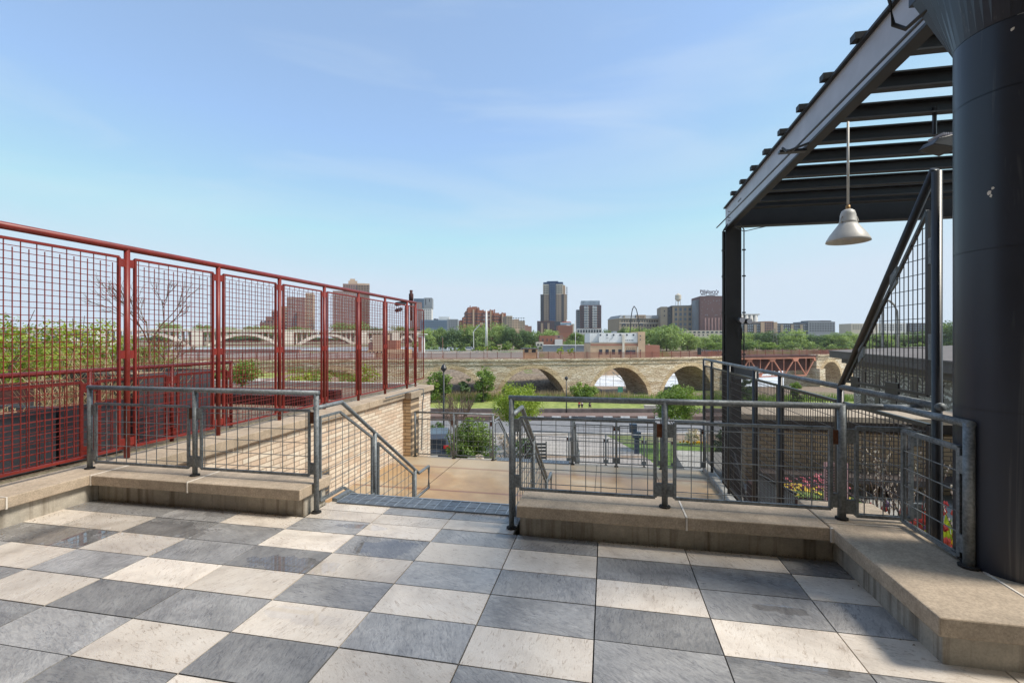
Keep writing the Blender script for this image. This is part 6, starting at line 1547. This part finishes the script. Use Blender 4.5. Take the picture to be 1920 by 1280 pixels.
# ------------------------------------------------------------------ people on the riverside path
M['skin'] = simple('skin', (.45, .28, .2), .6); M['hair'] = simple('dark_hair', (.03, .02, .015), .7)
def skinmesh(name, joints, edges, mat, parent, org, sub=2, root=0):
    me = bpy.data.meshes.new(name); me.from_pydata([j[0] for j in joints], edges, []); me.materials.append(mat)
    o = bpy.data.objects.new(name, me); COL.objects.link(o)
    sk = o.modifiers.new('skin', 'SKIN'); ss = o.modifiers.new('sub', 'SUBSURF'); ss.levels = sub; ss.render_levels = sub
    for i, j in enumerate(joints):
        r = j[1]; me.skin_vertices[0].data[i].radius = r if hasattr(r, '__len__') else (r, r); me.skin_vertices[0].data[i].use_root = (i == root)
    o.parent = parent
    if parent is None: o.location = org
    return o
def person(label, loc, yaw, shirt, legs, stride=.22, H=1.72, arm=.2):
    t = thing('person', loc, label, 'person'); t.rotation_euler = (0, 0, yaw)
    s = H / 1.72
    J = [((0, 0, .96), (.15, .11)), ((0, 0, 1.12), (.135, .10)), ((0, 0, 1.32), (.17, .115)), ((0, 0, 1.46), (.075, .07)), ((0, .01, 1.53), (.06, .06)), ((0, .015, 1.62), (.08, .10)), ((0, .01, 1.70), (.06, .075)),
         ((.09, 0, .90), .095), ((.10, stride * .55, .50), .06), ((.10, stride * .75, .26), .05), ((.10, stride * .8, .08), .037), ((.10, stride * .8 + .13, .035), .032),
         ((-.09, 0, .90), .095), ((-.10, -stride * .25, .50), .06), ((-.10, -stride * .8, .28), .05), ((-.10, -stride * 1.1, .10), .037), ((-.10, -stride * 1.1 + .12, .04), .032),
         ((.19, 0, 1.40), .06), ((.24, -arm * .5, 1.15), .043), ((.25, -arm * .4 + .06, .93), .033), ((.25, -arm * .3 + .1, .84), .03),
         ((-.19, 0, 1.40), .06), ((-.24, arm * .5, 1.15), .043), ((-.25, arm * .9, .93), .033), ((-.25, arm, .84), .03)]
    for k, dx in ((20, 1), (24, -1)):
        pass
    J = [((a[0] * s, a[1] * s, a[2] * s), r) for a, r in J]
    Ed = [(0, 1), (1, 2), (2, 3), (3, 4), (4, 5), (5, 6), (0, 7), (7, 8), (8, 9), (9, 10), (10, 11), (0, 12), (12, 13), (13, 14), (14, 15), (15, 16), (2, 17), (17, 18), (18, 19), (19, 20), (2, 21), (21, 22), (22, 23), (23, 24)]
    # five fingers on each hand
    for base, sg in ((20, 1), (24, -1)):
        bp = J[base][0]
        for f in range(4):
            J.append(((bp[0], bp[1] + (f - 1.5) * .018, bp[2] - .045), .008)); Ed.append((base, len(J) - 1)); J.append(((bp[0] - sg * .008, bp[1] + (f - 1.5) * .019, bp[2] - .085 + abs(f - 1.5) * .006), .007)); Ed.append((len(J) - 2, len(J) - 1))
        J.append(((bp[0] - sg * .01, bp[1] + .045, bp[2] - .02), .009)); Ed.append((base, len(J) - 1)); J.append(((bp[0] - sg * .01, bp[1] + .055, bp[2] - .05), .008)); Ed.append((len(J) - 2, len(J) - 1))
    skinmesh('body', J, Ed, M['skin'], t, loc)
    sh = [(J[i][0], (J[i][1][0] + .018, J[i][1][1] + .018) if hasattr(J[i][1], '__len__') else J[i][1] + .016) for i in (0, 1, 2, 17, 18, 21, 22)]
    skinmesh('shirt', sh, [(0, 1), (1, 2), (2, 3), (3, 4), (2, 5), (5, 6)], shirt, t, loc)
    lg = [(J[i][0], (J[i][1][0] + .02, J[i][1][1] + .02) if hasattr(J[i][1], '__len__') else J[i][1] + .016) for i in (0, 7, 8, 12, 13)]
    skinmesh('shorts', lg, [(0, 1), (1, 2), (0, 3), (3, 4)], legs, t, loc)
    b = MB(); me_ = []
    hb = MB(); c = Vector((0, -.01, 1.655 * s))
    for i in range(7):
        for j in range(12):
            a = 2 * pi * j / 12; e = -.25 + (pi / 2 + .25) * i / 6; hb.v.append((c.x + .1 * cos(e) * cos(a), c.y + .115 * cos(e) * sin(a), c.z + .105 * sin(e)))
    for i in range(6):
        for j in range(12): hb.f.append((i * 12 + j, i * 12 + (j + 1) % 12, (i + 1) * 12 + (j + 1) % 12, (i + 1) * 12 + j)); hb.m.append(0)
    hb.v = [(v[0] + loc.x, v[1] + loc.y, v[2] + loc.z) for v in hb.v]; hb.build('hair', M['hair'], t, smooth=True)
    for sg in (-1, 1):
        for i in (11, 16):
            pass
    return t
mred = simple('red_shirt', (.5, .03, .03), .8); mwht = simple('white_shirt', (.75, .74, .72), .8); mdk = simple('dark_clothes', (.02, .025, .04), .8)
person('walker in a red shirt and dark shorts on the riverside path', at(1086, 70.5, gz(10, 70.5) + .03), radians(80), mred, mdk)
person('walker in a white shirt and dark shorts beside the one in red', at(1091.5, 71, gz(10, 71) + .03), radians(80), mwht, mdk, .18)
person('walker in dark clothes a few steps ahead on the riverside path', at(1106, 70.8, gz(11, 70.8) + .03), radians(-70), mdk, mdk, .28)

# plaza furniture
p = at(1194, 27, gz(7, 27)); t = thing('parking_meter', p, 'dark blue pay station with a square head on the plaza', 'pay station')
M['navy'] = simple('navy_enamel', (.03, .05, .09), .4)
b = MB(); b.box(p.x - .13, p.x + .13, 26.9, 27.1, p.z, p.z + 1.25); b.build('pedestal', M['navy'], t, bevel=.015)
b = MB(); b.box(p.x - .42, p.x - .02, 26.85, 27.1, p.z + 1.25, p.z + 1.75); b.box(p.x - .28, p.x + .2, 26.8, 27.1, p.z + .95, p.z + 1.3); b.build('head', M['navy'], t, bevel=.015)
t = thing('metal_planter', at(1012, 22, gz(1, 22)), 'black slatted steel planter at the top of the plaza beside the lime tree', 'planter')
p = at(1008, 22, gz(1, 22)); b = MB()
for k in range(5): b.box(p.x - .6, p.x + .42, 22, 22.04, p.z + .9 + k * .16, p.z + 1.0 + k * .16)
b.build('slat', M['black'], t)
for dx in (-.6, .38):
    b = MB(); b.box(p.x + dx, p.x + dx + .05, 22.04, 22.1, p.z, p.z + 1.7); b.build('leg', M['black'], t)

# ------------------------------------------------------------------ right hand side: stone house, lower pavement, flower bed
M['rstone'] = stone_mat('grey_rubble_stone', (.40, .38, .33), (.28, .25, .21), (.16, .14, .12), .45, .2, rot=0, order='yz0')
M['rstone'] = stone_mat('grey_rubble_stone', (.62, .59, .54), (.42, .38, .33), (.22, .19, .16), .42, .17, order='yz0')
M['roof_felt'] = simple('grey_brown_roof_felt', (.15, .13, .12), .9, 0, .25, 1.5)
M['fascia'] = simple('dark_brown_fascia', (.075, .06, .055), .6, 0, .2, 3)
b = MB(P); b.box(2.14, 24, -2, 16, -5.2, -2.1); tag(b.build('lower_pavement', M['concrete']), kind='structure')
P1, P2 = Vector((17.58, 26, 0)), Vector((12.5, 13.4, 0)); dd = (P1 - P2).normalized(); nn = Vector((dd.y, -dd.x, 0)); P2b = P2 - dd * 6
t = thing('stone_house', (P1 + P2) / 2 + Vector((0, 0, -2.2)), 'low rubble stone house with a wide dark eave behind the black column', 'house')
ez = .86
b = MB(); a, c = P1 - dd * .9 + nn * .9, P2b + nn * .9
b.hexa([Vector((q.x, q.y, -3)) for q in (a, c, c + nn * 9, a + nn * 9)] + [Vector((q.x, q.y, ez - .55)) for q in (a, c, c + nn * 9, a + nn * 9)]); b.build('wall', M['rstone'], t)
def slab(a, c, w0, w1, z0, z1, name, mat, slope=0):
    b = MB(); q = [a + nn * w0, c + nn * w0, c + nn * w1, a + nn * w1]; dz = [0, 0, slope, slope]
    b.hexa([Vector((x.x, x.y, z0 + d_)) for x, d_ in zip(q, dz)] + [Vector((x.x, x.y, z1 + d_)) for x, d_ in zip(q, dz)]); b.build(name, mat, t)
slab(P1, P2b, 0, .12, ez - .34, ez - .02, 'fascia', M['fascia']); slab(P1, P2b, .12, 1.0, ez - .34, ez - .28, 'soffit', M['fascia']); slab(P1 - dd * .5, P2b, .45, .9, ez - .62, ez - .345, 'cornice', M['fascia'])
slab(P1, P2b, -.04, 8, ez - .018, ez + .03, 'roof', M['roof_felt'], .45)
for k in range(8):
    q = P1 - dd * (2.2 + k * 2.0) + nn * .9
    b = MB(); e = [q - nn * .03, q - dd * .62 - nn * .03, q - dd * .62 + nn * .05, q + nn * .05]
    b.hexa([Vector((x.x, x.y, -2.1)) for x in e] + [Vector((x.x, x.y, ez - .95)) for x in e]); b.build('window', M['black'], t)
    b = MB(); e = [q + dd * .08 - nn * .05, q - dd * .70 - nn * .05, q - dd * .70 - nn * .001, q + dd * .08 - nn * .001]
    b.hexa([Vector((x.x, x.y, ez - .95)) for x in e] + [Vector((x.x, x.y, ez - .82)) for x in e]); b.build('lintel', M['rstone'], t)
t = thing('garden_wall', P(7, 13.5, -2.1), 'low brown brick wall with a pale stone cap and dark recess behind the pavement', 'wall')
b = MB(P); b.box(3.4, 12, 12.6, 13.4, -2.2, -.75); b.build('wall', M['brick_dark'], t)
b = MB(P); b.box(3.3, 12, 12.9, 13.6, -.75, -.42); b.build('recess', M['fascia'], t)  # solid dark block, its colour stands in for the shaded void under the cap
b = MB(P); b.box(3.2, 12, 12.2, 13.7, -.42, -.30); b.build('cap', M['coping'], t)
t = thing('stone_bench', P(7, 12, -2.1), 'long dark stone bench in front of the brown brick wall', 'bench')
b = MB(P); b.box(3.6, 11.8, 11.9, 12.45, -1.75, -1.62); b.build('seat', M['fascia'], t)
for u_ in (3.8, 6.3, 8.8, 11.3):
    b = MB(P); b.box(u_, u_ + .3, 12.0, 12.4, -2.1, -1.75); b.build('leg', M['fascia'], t)
# flower planter with pansies
def flower_clump(b, c, r, n, size):
    for _ in range(n):
        a = rnd_dir(); p = c + Vector((a.x * r[0], a.y * r[1], abs(a.z) * r[2])); k = rnd_dir() * .35 + Vector((0, -.4, 1)); k.normalize(); t1 = k.cross(rnd_dir()).normalized(); t2 = k.cross(t1)
        s = size * U(.7, 1.3); b.face([p + t1 * s, p + t2 * s, p - t1 * s, p - t2 * s]); b.c.append((R(), R(), 0, 1))
t = thing('flower_planter', P(3.4, 9.6, -2.1), 'dark brown slatted planter overflowing with yellow and red flowers behind the black fence', 'planter')
b = MB(P)
for k in range(22): b.box(2.75 + k * .07, 2.80 + k * .07, 9.0, 9.03, -2.1, -1.25); b.box(4.27, 4.30, 9.0 + k * .05, 9.035 + k * .05, -2.1, -1.25)
b.box(2.75, 4.27, 9.04, 10.1, -2.1, -1.3); b.build('box', M['maroon'], t)
for mt, dz, n in (('leaf', 0, 1100), ('petal_yellow', .10, 150), ('petal_pink', .28, 80)):
    b = MB(); b.c = []
    for _ in range(9): flower_clump(b, P(U(2.85, 4.2), U(8.95, 9.5) + dz * 2, -1.38 + dz * .5), (.2, .2, .14), n // 9, .03)
    tag(b.build('flowers' if 'petal' in mt else 'foliage', M[mt], t), kind='stuff')
t = thing('info_board', P(3.7, 9.2, -1.5), 'small pink striped notice board standing among the planter flowers', 'sign')
M['pinkboard'] = simple('pink_notice_board', (.62, .36, .36), .6, 0, .1, 4)
b = MB(P); b.box(3.62, 3.98, 8.82, 8.84, -1.22, -.58); b.build('board', M['pinkboard'], t)
b = MB(P)
for k in range(12): b.box(3.65, 3.95, 8.812, 8.819, -1.16 + k * .045, -1.14 + k * .045)
b.build('line', M['fascia'], t)
b = MB(P); b.tube([(3.8, 8.86, -2.1), (3.8, 8.86, -.6)], .02, 6); b.build('post', M['black'], t)
t = thing('lectern_sign', P(2.9, 8.7, -2.1), 'grey sloping interpretive lectern behind the black fence', 'sign')
b = MB(P); b.hexa([P(2.45, 8.5, -1.35), P(3.0, 8.35, -1.35), P(3.0, 8.42, -1.35), P(2.45, 8.57, -1.35), P(2.45, 8.5, -.75), P(3.0, 8.35, -1.02), P(3.0, 8.42, -1.02), P(2.45, 8.57, -.75)]); b.build('panel', M['b_grey'], t)
b = MB(P); b.tube([(2.45, 8.48, -.73), (3.02, 8.33, -1.0)], .025, 5); b.build('frame', M['black'], t)
for u_ in (2.5, 2.95):
    b = MB(P); b.tube([(u_, 8.6, -2.1), (u_, 8.5, -1.1)], .025, 5); b.build('leg', M['black'], t)
t = thing('angled_steel_frame', P(2.5, 8.2, -2.1), 'black angled steel legs standing beside the landing', 'frame')
b = MB(P); b.tube([(2.3, 9.3, -.6), (2.5, 8.3, -2.1)], .035, 6); b.tube([(2.3, 9.3, -.6), (2.3, 9.5, -2.1)], .035, 6); b.build('leg', M['black'], t)
# tulip bed
t = thing('tulip_bed', P(3.1, 5, -2.1), 'raised bed of pink and red tulips right below the terrace corner', 'flower bed')
b = MB(P); b.box(2.35, 4.2, 3.45, 6.6, -2.1, -.85); b.build('soil', M['soil'], t)
b = MB(); b.c = []
for _ in range(1500):
    q = P(U(2.4, 4.1), U(3.5, 6.5), -.85); d = Vector((U(-.35, .35), U(-.35, .35), 1)).normalized(); l = U(.15, .34); s = rnd_dir().cross(d).normalized() * .018
    b.face([q - s, q + s, q + d * l * .6 + s * 1.3, q + d * l, q + d * l * .6 - s * 1.3]); b.c.append((R(), R(), 0, 1))
b.build('leaves', M['leaf_lime'], t)
for mt, n in (('petal_pink', 300), ('petal_yellow', 26), ('petal_purple', 30)):
    b = MB(); b.c = []
    for _ in range(n):
        c = P(U(2.4, 4.1), U(3.5, 6.5), -.85 + U(.2, .38))
        for k in range(6):
            a = k * pi / 3; o_ = Vector((cos(a), sin(a), 0)) * .03; tt = Vector((-sin(a), cos(a), 0)) * .022
            b.face([c + o_ * .3, c + o_ + tt + Vector((0, 0, .03)), c + o_ * .7 + Vector((0, 0, .08)), c + o_ - tt + Vector((0, 0, .03))]); b.c.append((R(), R(), 0, 1))
    tag(b.build('blooms', M[mt], t), kind='stuff')
# twiggy willow stems with catkins
for i, (u_, v_) in enumerate(((2.9, 5.6), (3.6, 6.4), (2.8, 4.0), (3.1, 4.6))):
    t = thing('willow_shrub', P(u_, v_, -.9), ['willow twigs with pale catkins left behind the small corner panel', 'willow twigs with pale catkins farthest from the column in the tulip bed', 'willow twigs with pale catkins nearest the black column', 'willow twigs with catkins between the fence post and the grey end post'][i], 'shrub')
    b = MB(); cb = MB(); cb.c = []
    for k in range(12):
        p = P(u_, v_, -.95); d = Vector((U(-.35, .35), U(-.35, .35), 1)).normalized(); l = U(.9, 1.5); q = p + d * l; m_ = p + d * l * .5 + rnd_dir() * .06
        b.tube([p, m_, q], [.007, .005, .002], 4, frame=False)
        for _ in range(14):
            f = U(.35, 1); c = (m_ + (q - m_) * (f - .5) * 2) if f > .5 else (p + (m_ - p) * f * 2)
            cb.tube([c, c + Vector((U(-.01, .01), U(-.01, .01), .02))], .006, 4, frame=False); cb.c += [(R(), R(), 0, 1)] * (len(cb.f) - len(cb.c))
    b.build('stems', M['twig'], t); cb.build('catkins', M['petal_white'], t)
for o in list(COL.objects):
    if o.parent is None and o.type == 'EMPTY' and o.name.startswith('tree') and 'label' not in o: print('UNUSED', o.name)

for o in list(COL.objects):
    if o.parent is None and 'label' in o and len(o['label'].split()) > 16: print('LONG', len(o['label'].split()), o['label'])

hz = MB(); hz.box(-950, 950, -60, 1000, -19, 110)
hm = bpy.data.materials.new('haze'); hm.use_nodes = True; ht = hm.node_tree; ht.nodes.clear()
ho = ht.nodes.new('ShaderNodeOutputMaterial'); hv = ht.nodes.new('ShaderNodeVolumePrincipled')
hv.inputs['Color'].default_value = (.93, .95, 1, 1); hv.inputs['Density'].default_value = .00013; hv.inputs['Anisotropy'].default_value = .2
ht.links.new(hv.outputs[0], ho.inputs['Volume'])
tag(hz.build('haze', hm), 'thin pale summer haze over the river valley', 'haze', kind='stuff')
